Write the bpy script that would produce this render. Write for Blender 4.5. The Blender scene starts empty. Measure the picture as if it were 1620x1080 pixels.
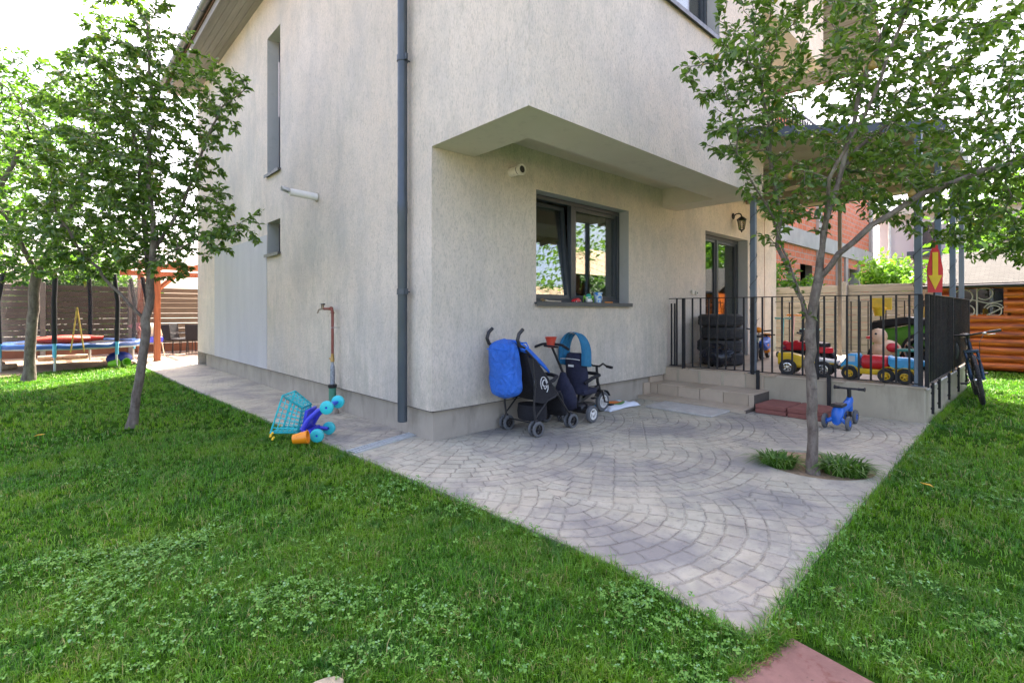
import bpy, bmesh, math, random
import numpy as np
from mathutils import Vector, Matrix, Euler
random.seed(7); np.random.seed(7)
PI = math.pi
D = bpy.data
scene = bpy.context.scene
C = scene.collection

# ---------------------------------------------------------------- camera, sky, sun, exposure
cam = D.cameras.new('camera'); camo = D.objects.new('camera', cam); C.objects.link(camo)
camo.location = (0, 0, 1.3); camo.rotation_euler = (math.radians(90), 0, math.radians(-43))
cam.sensor_width = 36; cam.lens = 17.69; cam.shift_y = -48 / 1620; cam.clip_start = .02; cam.clip_end = 2000
scene.camera = camo
SUN_EL, SUN_AZ = math.radians(53), math.radians(44)      # azimuth measured from +X towards +Y
world = D.worlds.new("World"); scene.world = world; world.use_nodes = True
wn = world.node_tree; wn.nodes.clear()
sky = wn.nodes.new('ShaderNodeTexSky'); sky.sky_type = 'NISHITA'; sky.sun_disc = False
sky.sun_elevation = SUN_EL; sky.sun_rotation = math.radians(90) - SUN_AZ; sky.dust_density = 5.0; sky.air_density = .8; sky.ozone_density = .75
bg = wn.nodes.new('ShaderNodeBackground'); bg.inputs[1].default_value = .15
wo = wn.nodes.new('ShaderNodeOutputWorld'); tint = wn.nodes.new('ShaderNodeMix'); tint.data_type = 'RGBA'; tint.blend_type = 'MULTIPLY'; tint.inputs[0].default_value = 1; tint.inputs[7].default_value = (1.075, .955, .915, 1)
wn.links.new(sky.outputs[0], tint.inputs[6]); wn.links.new(tint.outputs[2], bg.inputs[0]); wn.links.new(bg.outputs[0], wo.inputs[0])
sun = D.lights.new('sun', 'SUN'); sun.energy = 4.3; sun.angle = math.radians(.5); sun.color = (1, .93, .80)
suno = D.objects.new('sun', sun); C.objects.link(suno)
sdir = Vector((math.cos(SUN_EL) * math.cos(SUN_AZ), math.cos(SUN_EL) * math.sin(SUN_AZ), math.sin(SUN_EL)))
suno.rotation_euler = sdir.to_track_quat('Z', 'Y').to_euler(); suno.location = (0, 0, 30)
scene.view_settings.view_transform = 'Standard'; scene.view_settings.look = 'None'
scene.view_settings.gamma = 1; scene.view_settings.exposure = 2.76
scene.render.engine = 'CYCLES'; scene.cycles.max_bounces = 10; scene.cycles.diffuse_bounces = 8
scene.cycles.transparent_max_bounces = 16

# ---------------------------------------------------------------- helpers
def M(loc=(0, 0, 0), rot=(0, 0, 0), s=(1, 1, 1)):
    return Matrix.LocRotScale(Vector(loc), Euler([math.radians(a) for a in rot]), Vector(s))
RIGHT = Vector((math.sin(math.radians(47)), -math.cos(math.radians(47)), 0))
VIEW = Vector((math.cos(math.radians(47)), math.sin(math.radians(47)), 0))

class MB:
    def __init__(s, m=None): s.v = []; s.f = []; s.m = m or Matrix()
    def add(s, vs, fs, m=None):
        n = len(s.v); mm = s.m @ m if m is not None else s.m
        s.v += [mm @ Vector(v) for v in vs]; s.f += [tuple(i + n for i in f) for f in fs]; return s
    def box(s, x0, x1, y0, y1, z0, z1, m=None):
        v = [(x, y, z) for z in (z0, z1) for y in (y0, y1) for x in (x0, x1)]
        return s.add(v, [(0, 2, 3, 1), (4, 5, 7, 6), (0, 1, 5, 4), (2, 6, 7, 3), (0, 4, 6, 2), (1, 3, 7, 5)], m)
    def rbox(s, c, sz, b=.01, m=None):
        # box with chamfered edges
        X, Y, Z = [a / 2 for a in sz]; b = min(b, X * .49, Y * .49, Z * .49); vs = []; idx = {}
        for sx in (-1, 1):
            for sy in (-1, 1):
                for sz_ in (-1, 1):
                    for k in range(3):
                        p = [sx * (X - b), sy * (Y - b), sz_ * (Z - b)]; p[k] = (sx * X, sy * Y, sz_ * Z)[k]
                        idx[(sx, sy, sz_, k)] = len(vs); vs.append((p[0] + c[0], p[1] + c[1], p[2] + c[2]))
        fs = []
        for k in range(3):
            for sg in (-1, 1):
                o = [a for a in range(3) if a != k]; q = []
                for a, b_ in ((-1, -1), (1, -1), (1, 1), (-1, 1)):
                    t = [0, 0, 0]; t[k] = sg; t[o[0]] = a; t[o[1]] = b_; q.append(idx[(*t, k)])
                fs.append(tuple(q))
        for k in range(3):                       # edges parallel to axis k
            o = [a for a in range(3) if a != k]
            for a in (-1, 1):
                for b_ in (-1, 1):
                    t0 = [0, 0, 0]; t0[o[0]] = a; t0[o[1]] = b_; t1 = list(t0); t0[k] = -1; t1[k] = 1
                    fs.append((idx[(*t0, o[0])], idx[(*t0, o[1])], idx[(*t1, o[1])], idx[(*t1, o[0])]))
        for sx in (-1, 1):
            for sy in (-1, 1):
                for q in (-1, 1): fs.append(tuple(idx[(sx, sy, q, k)] for k in range(3)))
        return s.add(vs, fs, m)
    def tube(s, pts, r, n=8, cap=True, m=None, closed=False):
        P = [Vector(p) for p in pts]; k = len(P); rr = r if hasattr(r, '__len__') else [r] * k
        vs = []; fs = []; up = None
        for i in range(k):
            if closed: t = P[(i + 1) % k] - P[i - 1]
            else: t = P[min(i + 1, k - 1)] - P[max(i - 1, 0)]
            if t.length < 1e-9: t = Vector((0, 0, 1))
            t.normalize()
            if up is None: up = Vector((0, 0, 1)) if abs(t.z) < .9 else Vector((1, 0, 0))
            up = (up - t * up.dot(t))
            if up.length < 1e-6: up = t.orthogonal()
            up.normalize(); sd = t.cross(up)
            for j in range(n):
                a = 2 * PI * j / n; vs.append(P[i] + (up * math.cos(a) + sd * math.sin(a)) * rr[i])
        for i in range(k if closed else k - 1):
            for j in range(n):
                a = i * n + j; b = i * n + (j + 1) % n; c = ((i + 1) % k) * n + (j + 1) % n; d = ((i + 1) % k) * n + j
                fs.append((a, b, c, d))
        if cap and not closed: fs.append(tuple(range(n))[::-1]); fs.append(tuple((k - 1) * n + j for j in range(n)))
        return s.add(vs, fs, m)
    def lathe(s, prof, n=16, m=None, a0=0, a1=2 * PI):
        full = abs(a1 - a0 - 2 * PI) < 1e-6; na = n if full else n + 1; vs = []; fs = []
        for r, z in prof:
            for j in range(na):
                a = a0 + (a1 - a0) * j / n; vs.append((r * math.cos(a), r * math.sin(a), z))
        for i in range(len(prof) - 1):
            for j in range(n):
                b = (j + 1) % na if full else j + 1
                fs.append((i * na + j, i * na + b, (i + 1) * na + b, (i + 1) * na + j))
        return s.add(vs, fs, m)
    def torus(s, R, r, m=None, n=24, k=8, sq=1.0):
        vs = []; fs = []
        for i in range(n):
            a = 2 * PI * i / n
            for j in range(k):
                b = 2 * PI * j / k; q = R + r * math.cos(b); vs.append((q * math.cos(a), q * math.sin(a), r * sq * math.sin(b)))
        for i in range(n):
            for j in range(k):
                fs.append((i * k + j, ((i + 1) % n) * k + j, ((i + 1) % n) * k + (j + 1) % k, i * k + (j + 1) % k))
        return s.add(vs, fs, m)
    def ball(s, c, r, m=None, n=12, k=8):
        rx, ry, rz = r if hasattr(r, '__len__') else (r, r, r); vs = [(c[0], c[1], c[2] - rz)]; fs = []
        for i in range(1, k):
            t = PI * i / k
            for j in range(n):
                a = 2 * PI * j / n
                vs.append((c[0] + rx * math.sin(t) * math.cos(a), c[1] + ry * math.sin(t) * math.sin(a), c[2] - rz * math.cos(t)))
        vs.append((c[0], c[1], c[2] + rz)); L = len(vs) - 1
        for j in range(n):
            fs.append((0, 1 + (j + 1) % n, 1 + j)); fs.append((L, L - n + j, L - n + (j + 1) % n))
        for i in range(k - 2):
            for j in range(n):
                a = 1 + i * n + j; b = 1 + i * n + (j + 1) % n; fs.append((a, b, b + n, a + n))
        return s.add(vs, fs, m)
    def prism(s, poly, z0, z1, m=None):
        n = len(poly); vs = [(x, y, z0) for x, y in poly] + [(x, y, z1) for x, y in poly]
        fs = [tuple(range(n))[::-1], tuple(range(n, 2 * n))] + [(i, (i + 1) % n, n + (i + 1) % n, n + i) for i in range(n)]
        return s.add(vs, fs, m)
    def loft(s, rings, cap=True, m=None, closed=True):
        n = len(rings[0]); vs = [p for r in rings for p in r]; fs = []
        for i in range(len(rings) - 1):
            for j in range(n if closed else n - 1):
                fs.append((i * n + j, i * n + (j + 1) % n, (i + 1) * n + (j + 1) % n, (i + 1) * n + j))
        if cap: fs.append(tuple(range(n))[::-1]); fs.append(tuple((len(rings) - 1) * n + j for j in range(n)))
        return s.add(vs, fs, m)
    def quad(s, a, b, c, d): return s.add([a, b, c, d], [(0, 1, 2, 3)])
    def build(s, name, mat, parent=None, ang=38, bevel=0, sub=0, world=False, solid=0):
        vs = s.v
        if world and parent is not None:
            off = Vector(parent.location); vs = [v - off for v in vs]
        me = D.meshes.new(name); me.from_pydata([tuple(v) for v in vs], [], s.f); me.validate(); me.update()
        bm = bmesh.new(); bm.from_mesh(me); bmesh.ops.recalc_face_normals(bm, faces=bm.faces); bm.to_mesh(me); bm.free()
        me.materials.append(mat); o = D.objects.new(name, me); C.objects.link(o)
        if parent is not None: o.parent = parent
        if ang and len(me.polygons):
            me.polygons.foreach_set('use_smooth', [True] * len(me.polygons)); me.set_sharp_from_angle(angle=math.radians(ang))
        if solid:
            q = o.modifiers.new('solid', 'SOLIDIFY'); q.thickness = solid; q.offset = 0
        if bevel:
            q = o.modifiers.new('bevel', 'BEVEL'); q.width = bevel; q.segments = 2; q.limit_method = 'ANGLE'; q.angle_limit = math.radians(40)
        if sub:
            q = o.modifiers.new('sub', 'SUBSURF'); q.levels = sub; q.render_levels = sub
        return o

def tag(o, label, cat, group=None):
    o['label'] = label; o['category'] = cat
    if group: o['group'] = group
    return o
def thing(name, label, cat, loc=(0, 0, 0), rz=0, group=None, rot=None):
    o = D.objects.new(name, None); C.objects.link(o); o.location = loc; o.empty_display_size = .2
    o.rotation_euler = [math.radians(a) for a in rot] if rot else (0, 0, math.radians(rz))
    return tag(o, label, cat, group)
def struct(o): o['kind'] = 'structure'; return o
def copy_tree(o, loc=None, rz=None, label=None, parent=None):
    kids = [c for c in D.objects if c.parent == o]
    c = o.copy(); C.objects.link(c)
    if parent is not None: c.parent = parent
    if loc is not None: c.location = loc
    if rz is not None: c.rotation_euler = (0, 0, math.radians(rz))
    if label: c['label'] = label
    for k in kids: copy_tree(k, parent=c)
    return c
def arc(c, r, a0, a1, n=10, ax='xz'):
    out = []
    for i in range(n + 1):
        a = math.radians(a0 + (a1 - a0) * i / n); p = [c[0], c[1], c[2]]
        p['xyz'.index(ax[0])] += r * math.cos(a); p['xyz'.index(ax[1])] += r * math.sin(a); out.append(tuple(p))
    return out

# ---------------------------------------------------------------- node helpers and materials
class NT:
    def __init__(s, name):
        s.mat = D.materials.new(name); s.mat.use_nodes = True; s.t = s.mat.node_tree; s.t.nodes.clear()
        s.out = s.n('OutputMaterial'); s.b = s.n('BsdfPrincipled'); s.l(s.b.outputs[0], s.out.inputs[0])
        s._obj = None
    def n(s, k): return s.t.nodes.new('ShaderNode' + k)
    def l(s, a, b): s.t.links.new(a, b)
    def put(s, sock, v):
        if isinstance(v, bpy.types.NodeSocket): s.l(v, sock)
        elif v is not None: sock.default_value = v
    def math(s, op, a, b=None, c=None, clamp=False):
        q = s.n('Math'); q.operation = op; q.use_clamp = clamp; s.put(q.inputs[0], a); s.put(q.inputs[1], b)
        if c is not None: s.put(q.inputs[2], c)
        return q.outputs[0]
    def vec(s, x, y, z=0):
        q = s.n('CombineXYZ'); s.put(q.inputs[0], x); s.put(q.inputs[1], y); s.put(q.inputs[2], z); return q.outputs[0]
    def sep(s, v):
        q = s.n('SeparateXYZ'); s.l(v, q.inputs[0]); return q.outputs
    def obj(s):
        if s._obj is None: s._obj = s.n('TexCoord').outputs['Object']
        return s._obj
    def mapping(s, v, sc=(1, 1, 1), loc=(0, 0, 0), rot=(0, 0, 0)):
        q = s.n('Mapping'); s.l(v, q.inputs[0]); q.inputs[1].default_value = loc; q.inputs[2].default_value = rot; q.inputs[3].default_value = sc; return q.outputs[0]
    def noise(s, v, sc, det=4, rough=.55, col=False, dist=0):
        q = s.n('TexNoise'); s.l(v, q.inputs['Vector']); q.inputs['Scale'].default_value = sc; q.inputs['Detail'].default_value = det
        q.inputs['Roughness'].default_value = rough; q.inputs['Distortion'].default_value = dist
        return q.outputs['Color' if col else 'Fac']
    def voro(s, v, sc, feat='F1', out='Distance'):
        q = s.n('TexVoronoi'); q.feature = feat; s.l(v, q.inputs['Vector']); q.inputs['Scale'].default_value = sc; return q.outputs[out]
    def white(s, v):
        q = s.n('TexWhiteNoise'); s.l(v, q.inputs[0]); return q.outputs[0]
    def ramp(s, f, a, b, va=0, vb=1):
        q = s.n('MapRange'); s.put(q.inputs[0], f)
        for i, x in enumerate((a, b, va, vb)): q.inputs[i + 1].default_value = x
        return q.outputs[0]
    def mix(s, f, a, b, mode='MIX'):
        q = s.n('Mix'); q.data_type = 'RGBA'; q.blend_type = mode; s.put(q.inputs[0], f)
        for sock, v in ((q.inputs[6], a), (q.inputs[7], b)):
            if isinstance(v, tuple) and len(v) == 3: v = (*v, 1)
            s.put(sock, v)
        return q.outputs[2]
    def bump(s, h, strength=.5, dist=.01, prev=None):
        q = s.n('Bump'); s.l(h, q.inputs['Height']); q.inputs['Strength'].default_value = strength; q.inputs['Distance'].default_value = dist
        if prev is not None: s.l(prev, q.inputs['Normal'])
        return q.outputs[0]
    def fin(s, col=None, rough=None, normal=None, metal=None, **kw):
        if isinstance(col, tuple): col = (*col[:3], 1)
        s.put(s.b.inputs['Base Color'], col); s.put(s.b.inputs['Roughness'], rough); s.put(s.b.inputs['Metallic'], metal)
        if normal is not None: s.l(normal, s.b.inputs['Normal'])
        for k, v in kw.items(): s.put(s.b.inputs[k.replace('_', ' ')], v)
        return s.mat
_c = {}
def simple(name, col, rough=.5, metal=0, var=.14, sc=9, bump=0, bsc=60, dirt=.0, stretch=(1, 1, 1), spec=None):
    if name in _c: return _c[name]
    t = NT(name); v = t.mapping(t.obj(), stretch); f = t.noise(v, sc, 5)
    c = t.mix(t.ramp(f, .25, .75), tuple(x * (1 - var) for x in col), tuple(min(1, x * (1 + var)) for x in col))
    if dirt:
        g = t.noise(v, sc * .37, 6, .65); c = t.mix(t.ramp(g, .5, .72, 0, dirt), c, (.13, .11, .085))
    r = t.ramp(t.noise(v, sc * 2.3, 3), .3, .7, max(.03, rough - .09), min(1, rough + .09))
    nm = t.bump(t.noise(v, bsc, 4), bump, .004) if bump else None
    kw = {} if spec is None else {'Specular IOR Level': spec}
    _c[name] = t.fin(c, r, nm, metal, **kw); return _c[name]
def plastic(name, col, rough=.35): return simple(name, col, rough, 0, .10, 9, .12, 90, .30)

def stucco():
    t = NT('stucco'); o = t.obj()
    v = t.mapping(o, (1, 1, .32)); fine = t.noise(v, 95, 3, .7); worm = t.noise(v, 48, 4, .65, dist=1.0); big = t.noise(o, .55, 4, .6)
    drip = t.noise(t.mapping(o, (1, 1, .20)), 7.5, 8, .74); mid = t.noise(o, 2.2, 5, .6)
    c = t.mix(t.ramp(big, .3, .7), (.67, .57, .475), (.78, .69, .60))
    dm = t.math('MULTIPLY', t.ramp(drip, .46, .68), t.ramp(t.noise(o, .8, 4, .6), .42, .62)); c = t.mix(t.math('MULTIPLY', dm, .5), c, (.40, .385, .32))
    z = t.sep(o)[2]                                            # rain splash and algae near the ground
    low = t.math('MULTIPLY', t.ramp(z, 1.9, .2), t.ramp(drip, .3, .62)); c = t.mix(t.math('MULTIPLY', low, .5), c, (.36, .385, .29))
    spl = t.math('MULTIPLY', t.ramp(z, .75, .31), t.ramp(t.noise(o, 9, 6, .7), .35, .65)); c = t.mix(t.math('MULTIPLY', spl, .5), c, (.33, .30, .24))
    c = t.mix(t.ramp(mid, .46, .70, 0, .38), c, (.43, .39, .345)); c = t.mix(t.ramp(t.noise(t.mapping(o, (1, 1, .6)), 1.1, 6, .7), .48, .66, 0, .45), c, (.44, .42, .40))
    c = t.mix(t.ramp(worm, .36, .47, .42, 0), c, (.36, .33, .27)); c = t.mix(t.ramp(fine, .38, .5, .36, 0), c, (.36, .33, .28))
    n = t.bump(worm, .7, .012); n = t.bump(fine, .95, .010, n)
    return t.fin(c, .95, n)
def stucco_grey():
    t = NT('stucco grey'); o = t.obj(); v = t.mapping(o, (1, 1, .2)); w = t.noise(v, 60, 4, .6, dist=1)
    c = t.mix(t.ramp(t.noise(t.mapping(o, (1, 1, .15)), 3, 5), .3, .7), (.45, .44, .445), (.52, .505, .50))
    c = t.mix(t.ramp(w, .36, .46, .35, 0), c, (.34, .33, .33))
    return t.fin(c, .9, t.bump(w, .4, .008))
def smooth_render(name, a, b):
    t = NT(name); o = t.obj(); f = t.noise(o, 1.6, 6, .6); c = t.mix(t.ramp(f, .3, .7), a, b)
    c = t.mix(t.ramp(t.noise(o, 7, 6, .7), .55, .8, 0, .4), c, tuple(x * .6 for x in a))
    return t.fin(c, .9, t.bump(t.noise(o, 90, 4, .7), .5, .004))
def concrete(name, col, sc=3.0, dark=.45):
    t = NT(name); o = t.obj(); f = t.noise(o, sc, 8, .62); g = t.noise(t.mapping(o, (1, 1, .25)), sc * 2, 6, .7)
    c = t.mix(t.ramp(f, .3, .7), tuple(x * .82 for x in col), tuple(x * 1.15 for x in col))
    c = t.mix(t.ramp(g, .52, .75, 0, dark), c, tuple(x * .45 for x in col)); c = t.mix(t.ramp(t.voro(o, 160), .12, .05, 0, .5), c, tuple(x * .5 for x in col))
    return t.fin(c, .88, t.bump(t.noise(o, 120, 5, .7), .6, .004))

def patio_mat():
    t = NT('stamped concrete'); o = t.obj()
    wob = t.n('VectorMath'); wob.operation = 'MULTIPLY_ADD'; t.l(t.noise(o, 11, 5, .7, col=True), wob.inputs[0]); wob.inputs[1].default_value = (.046, .046, 0); t.l(o, wob.inputs[2])
    rot = t.mapping(wob.outputs[0], rot=(0, 0, math.radians(14)), loc=(.3, .55, 0)); x, y, _ = t.sep(rot)
    r, w, h, rw, bw = 1.38, 2.30, .86, .115, .165
    k0 = t.math('FLOOR', t.math('DIVIDE', t.math('ADD', y, r), h)); cand = []
    for j in range(4):
        k = t.math('SUBTRACT', k0, float(j)); odd = t.math('MULTIPLY', t.math('FLOORED_MODULO', k, 2.0), .5)
        a = t.math('SUBTRACT', t.math('DIVIDE', x, w), odd); i = t.math('ROUND', a)
        dx = t.math('MULTIPLY', t.math('SUBTRACT', a, i), w); dy = t.math('SUBTRACT', y, t.math('MULTIPLY', k, h))
        d = t.math('SQRT', t.math('ADD', t.math('MULTIPLY', dx, dx), t.math('MULTIPLY', dy, dy))); cand.append((d, dx, dy, t.math('ADD', t.math('MULTIPLY', k, 7.3), i)))
    def sel(f, a, b):
        q = t.n('Mix'); q.data_type = 'FLOAT'; t.l(f, q.inputs[0]); t.l(a, q.inputs[2]); t.l(b, q.inputs[3]); return q.outputs[0]
    res = cand[3]
    for cnd in (cand[2], cand[1], cand[0]):
        ins = t.math('LESS_THAN', cnd[0], r); res = tuple(sel(ins, p, q) for p, q in zip(res, cnd))
    d, dx, dy, cid = res
    q = t.math('DIVIDE', d, rw); ring = t.math('FLOOR', q); fr = t.math('FRACT', q)
    ang = t.math('ARCTAN2', dx, t.math('MULTIPLY', dy, -1.0)); rad = t.math('MULTIPLY', t.math('ADD', ring, .5), rw)
    off = t.math('MULTIPLY', t.math('FLOORED_MODULO', ring, 2.0), .5)
    s_ = t.math('ADD', t.math('DIVIDE', t.math('MULTIPLY', ang, rad), bw), off); bi = t.math('FLOOR', s_); bf = t.math('FRACT', s_)
    e1 = t.math('MULTIPLY', t.math('MINIMUM', fr, t.math('SUBTRACT', 1.0, fr)), rw)
    e2 = t.math('MULTIPLY', t.math('MINIMUM', bf, t.math('SUBTRACT', 1.0, bf)), bw)
    e = t.math('MINIMUM', e1, e2)
    # plain trowelled collar round the tree pit
    px, py, _z = t.sep(o); ex = t.math('DIVIDE', t.math('SUBTRACT', px, 4.82), 1.0); ey = t.math("SUBTRACT", py, 1.38)
    pit = t.math('SQRT', t.math('ADD', t.math('MULTIPLY', ex, ex), t.math('MULTIPLY', ey, ey)))
    e = t.math('ADD', e, t.ramp(pit, .66, .64, 0, .1))
    wear = t.noise(o, 1.3, 4, .6)
    joint = t.ramp(e, .0055, .0025); joint = t.math('MULTIPLY', joint, t.ramp(wear, .34, .6, .35, 1), clamp=True)
    rnd = t.white(t.vec(t.math('ADD', ring, t.math('MULTIPLY', cid, 13.7)), bi))
    f = t.noise(o, 5, 8, .65)
    c = t.mix(t.ramp(f, .3, .7), (.315, .298, .228), (.49, .468, .368)); c = t.mix(t.math('MULTIPLY', rnd, .38), c, (.52, .44, .33))
    c = t.mix(t.ramp(t.noise(o, .95, 6, .66), .44, .60, 0, .78), c, (.19, .185, .185))       # blue-grey weathering patches
    c = t.mix(t.ramp(t.noise(o, 16, 7, .8), .53, .66, 0, .62), c, (.145, .14, .145))
    jn = t.ramp(t.noise(o, 13, 5, .7), .36, .62, .12, .9); c = t.mix(t.math('MULTIPLY', joint, jn), c, (.10, .082, .066))
    hgt = t.math('SUBTRACT', t.math('ADD', t.math('MULTIPLY', t.noise(o, 28, 6, .7), .35), t.math('MULTIPLY', rnd, .15)), t.ramp(e, .013, .004))
    n = t.bump(hgt, .75, .009)
    return t.fin(c, t.ramp(f, .3, .7, .55, .8), n)

def lawn_soil():
    t = NT('lawn soil'); o = t.obj(); f = t.noise(o, 3, 8, .7); g = t.noise(o, 40, 4, .7)
    c = t.mix(t.ramp(f, .35, .65), (.016, .048, .006), (.035, .085, .012)); c = t.mix(t.ramp(g, .62, .8, 0, .5), c, (.08, .06, .03))
    return t.fin(c, 1, t.bump(g, .8, .02), **{'Specular IOR Level': 0.0})
def soil_mat():
    t = NT('bare soil'); o = t.obj(); f = t.noise(o, 4, 8, .7)
    c = t.mix(t.ramp(f, .35, .65), (.24, .16, .09), (.42, .30, .19)); c = t.mix(t.ramp(t.noise(o, 22, 5, .7), .52, .7, 0, .7), c, (.11, .075, .04))
    return t.fin(c, 1, t.bump(f, .8, .05))
def leafy(name, a, b, sp=.35, rough=.45, tr=.45, patch=None, dry=None):
    t = NT(name); g = t.n('NewGeometry'); r = g.outputs['Random Per Island']
    c = t.mix(r, a, b)
    if patch:
        o = t.obj(); p = t.noise(t.mapping(o, (1, 1, 0)), .9, 5, .65); c = t.mix(t.ramp(p, .38, .62, 0, .85), c, patch)
    if dry:
        k = t.math('GREATER_THAN', t.white(t.vec(r, r, r)), 1 - dry[1]); c = t.mix(k, c, dry[0])
    t.fin(c, rough, **{'Specular IOR Level': sp}); tl = t.n('BsdfTranslucent')
    c2 = t.mix(.75, c, (.42, .55, .06), 'MIX'); c2 = t.mix(1.0, c2, (.55, .9, .35), 'MULTIPLY'); t.l(t.mix(.5, c, c2), tl.inputs[0])
    mx = t.n('MixShader'); mx.inputs[0].default_value = tr; t.l(t.b.outputs[0], mx.inputs[1]); t.l(tl.outputs[0], mx.inputs[2]); t.l(mx.outputs[0], t.out.inputs[0])
    return t.mat
def turf(name):
    t = NT(name); r = t.n('NewGeometry').outputs['Random Per Island']; o = t.obj(); f = t.mapping(o, (1, 1, 0))
    c = t.mix(r, (.016, .078, .006), (.15, .385, .024))
    c = t.mix(t.ramp(t.noise(f, .8, 6, .7), .42, .60, 0, .75), c, (.20, .345, .014))          # yellower drifts
    c = t.mix(t.ramp(t.noise(f, 1.7, 6, .72), .52, .66, 0, .75), c, (.028, .135, .024))        # darker blue green drifts
    k = t.math('ADD', t.math('MULTIPLY', t.ramp(t.noise(f, 3.1, 5, .7), .56, .70), .38), .05)
    c = t.mix(t.math('LESS_THAN', t.white(t.vec(r, r, r)), k), c, (.36, .32, .13))              # straw
    t.fin(c, .42, **{'Specular IOR Level': .45}); tl = t.n('BsdfTranslucent'); t.l(t.mix(1.0, c, (1.0, 1.25, .6), 'MULTIPLY'), tl.inputs[0])
    mx = t.n('MixShader'); mx.inputs[0].default_value = .38; t.l(t.b.outputs[0], mx.inputs[1]); t.l(tl.outputs[0], mx.inputs[2]); t.l(mx.outputs[0], t.out.inputs[0])
    return t.mat
def bark(name='bark', a=(.085, .062, .048), b=(.20, .165, .135)):
    t = NT(name); o = t.obj(); v = t.mapping(o, (1, 1, .35)); f = t.noise(v, 22, 7, .7); g = t.noise(t.mapping(o, (1, 1, 2.6)), 9, 4, .6)
    c = t.mix(t.ramp(f, .35, .65), a, b); c = t.mix(t.ramp(g, .56, .68, 0, .75), c, (.075, .06, .05)); c = t.mix(t.ramp(t.noise(o, 5, 4), .55, .7, 0, .5), c, (.33, .30, .24))
    n = t.bump(t.math('ADD', f, t.math('MULTIPLY', g, .7)), .8, .012)
    return t.fin(c, .85, n)
def wood(name, a, b, axis=0, ring=9, gap=None):
    t = NT(name); o = t.obj(); sc = [14, 14, 14]; sc[axis] = 1.1; v = t.mapping(o, tuple(sc)); f = t.noise(v, 1.3, 7, .62, dist=.6)
    c = t.mix(t.ramp(f, .34, .66), a, b); isl = t.n('NewGeometry').outputs['Random Per Island']
    c = t.mix(t.math('MULTIPLY', isl, .35), c, tuple(x * .45 for x in b))
    return t.fin(c, .6, t.bump(f, .4, .006))
def glass(name='window glass', tint=(.8, .86, .84), refl=.07):
    t = NT(name); g = t.n('BsdfGlossy'); g.inputs['Roughness'].default_value = .004; tr = t.n('BsdfTransparent'); tr.inputs[0].default_value = (*tint, 1)
    lw = t.n('LayerWeight'); lw.inputs[0].default_value = .55; f = t.math('ADD', t.math('MULTIPLY', lw.outputs['Fresnel'], .6), refl, clamp=True)
    mx = t.n('MixShader'); t.l(f, mx.inputs[0]); t.l(tr.outputs[0], mx.inputs[1]); t.l(g.outputs[0], mx.inputs[2]); t.l(mx.outputs[0], t.out.inputs[0])
    t.t.nodes.remove(t.b); return t.mat
def bricks(name, c1, c2, mort, sc, bw=.5, rh=.25, ms=.015, plane='x', bumpd=.01):
    t = NT(name); o = t.obj(); x, y, z = t.sep(o); v = t.vec(y if plane == 'x' else x, z) if plane != 'z' else t.vec(x, y)
    q = t.n('TexBrick'); t.l(v, q.inputs['Vector'])
    q.inputs['Color1'].default_value = (*c1, 1); q.inputs['Color2'].default_value = (*c2, 1); q.inputs['Mortar'].default_value = (*mort, 1)
    q.inputs['Scale'].default_value = sc; q.inputs['Mortar Size'].default_value = ms; q.inputs['Brick Width'].default_value = bw; q.inputs['Row Height'].default_value = rh
    c = t.mix(t.ramp(t.noise(o, 8, 5), .4, .75, 0, .4), q.outputs[0], tuple(x_ * .6 for x_ in c1))
    return t.fin(c, .85, t.bump(t.math('MULTIPLY', q.outputs['Fac'], -1.0), .7, bumpd))

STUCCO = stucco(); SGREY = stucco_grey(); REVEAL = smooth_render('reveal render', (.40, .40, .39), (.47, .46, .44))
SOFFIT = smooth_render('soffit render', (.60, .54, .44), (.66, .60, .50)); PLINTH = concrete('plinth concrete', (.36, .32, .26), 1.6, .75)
CONC = concrete('retaining concrete', (.40, .35, .26), 1.3, .7); PATIO = patio_mat(); SOILG = lawn_soil(); SOIL = soil_mat()
ANTH = simple('anthracite frame', (.045, .052, .06), .38, .0, .1, 12); PIPE = simple('downpipe metal', (.065, .080, .095), .42, .35, .12, 5, .1, 40, .15)
BLACKM = simple('black iron', (.014, .014, .016), .5, .3, .3, 14, .25, 90, .22); POSTM = simple('post paint', (.14, .175, .215), .5, .2, .1, 4, .1, 60, .2)
RUBBER = simple('black rubber', (.018, .018, .019), .75, 0, .3, 20, .4, 120, .3); BLACKP = plastic('black plastic', (.015, .015, .018), .42)
BLACKF = simple('black fabric', (.012, .012, .016), .92, 0, .3, 30, .5, 300); WHITEP = plastic('white plastic', (.74, .73, .70), .4)
GLASS = glass(); CHROME = simple('worn chrome', (.6, .6, .6), .25, 1, .1); SOFW = wood('eave boards', (.23, .215, .20), (.32, .30, .28), 1)
GUTTER = simple('zinc gutter', (.17, .18, .20), .38, .6, .15, 5, .1); TILE = simple('roof tile', (.16, .09, .07), .8, 0, .3, 7, .5, 30)
BARK = bark(); DARKROOM = smooth_render('room wall', (.30, .25, .19), (.36, .30, .23))
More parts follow.
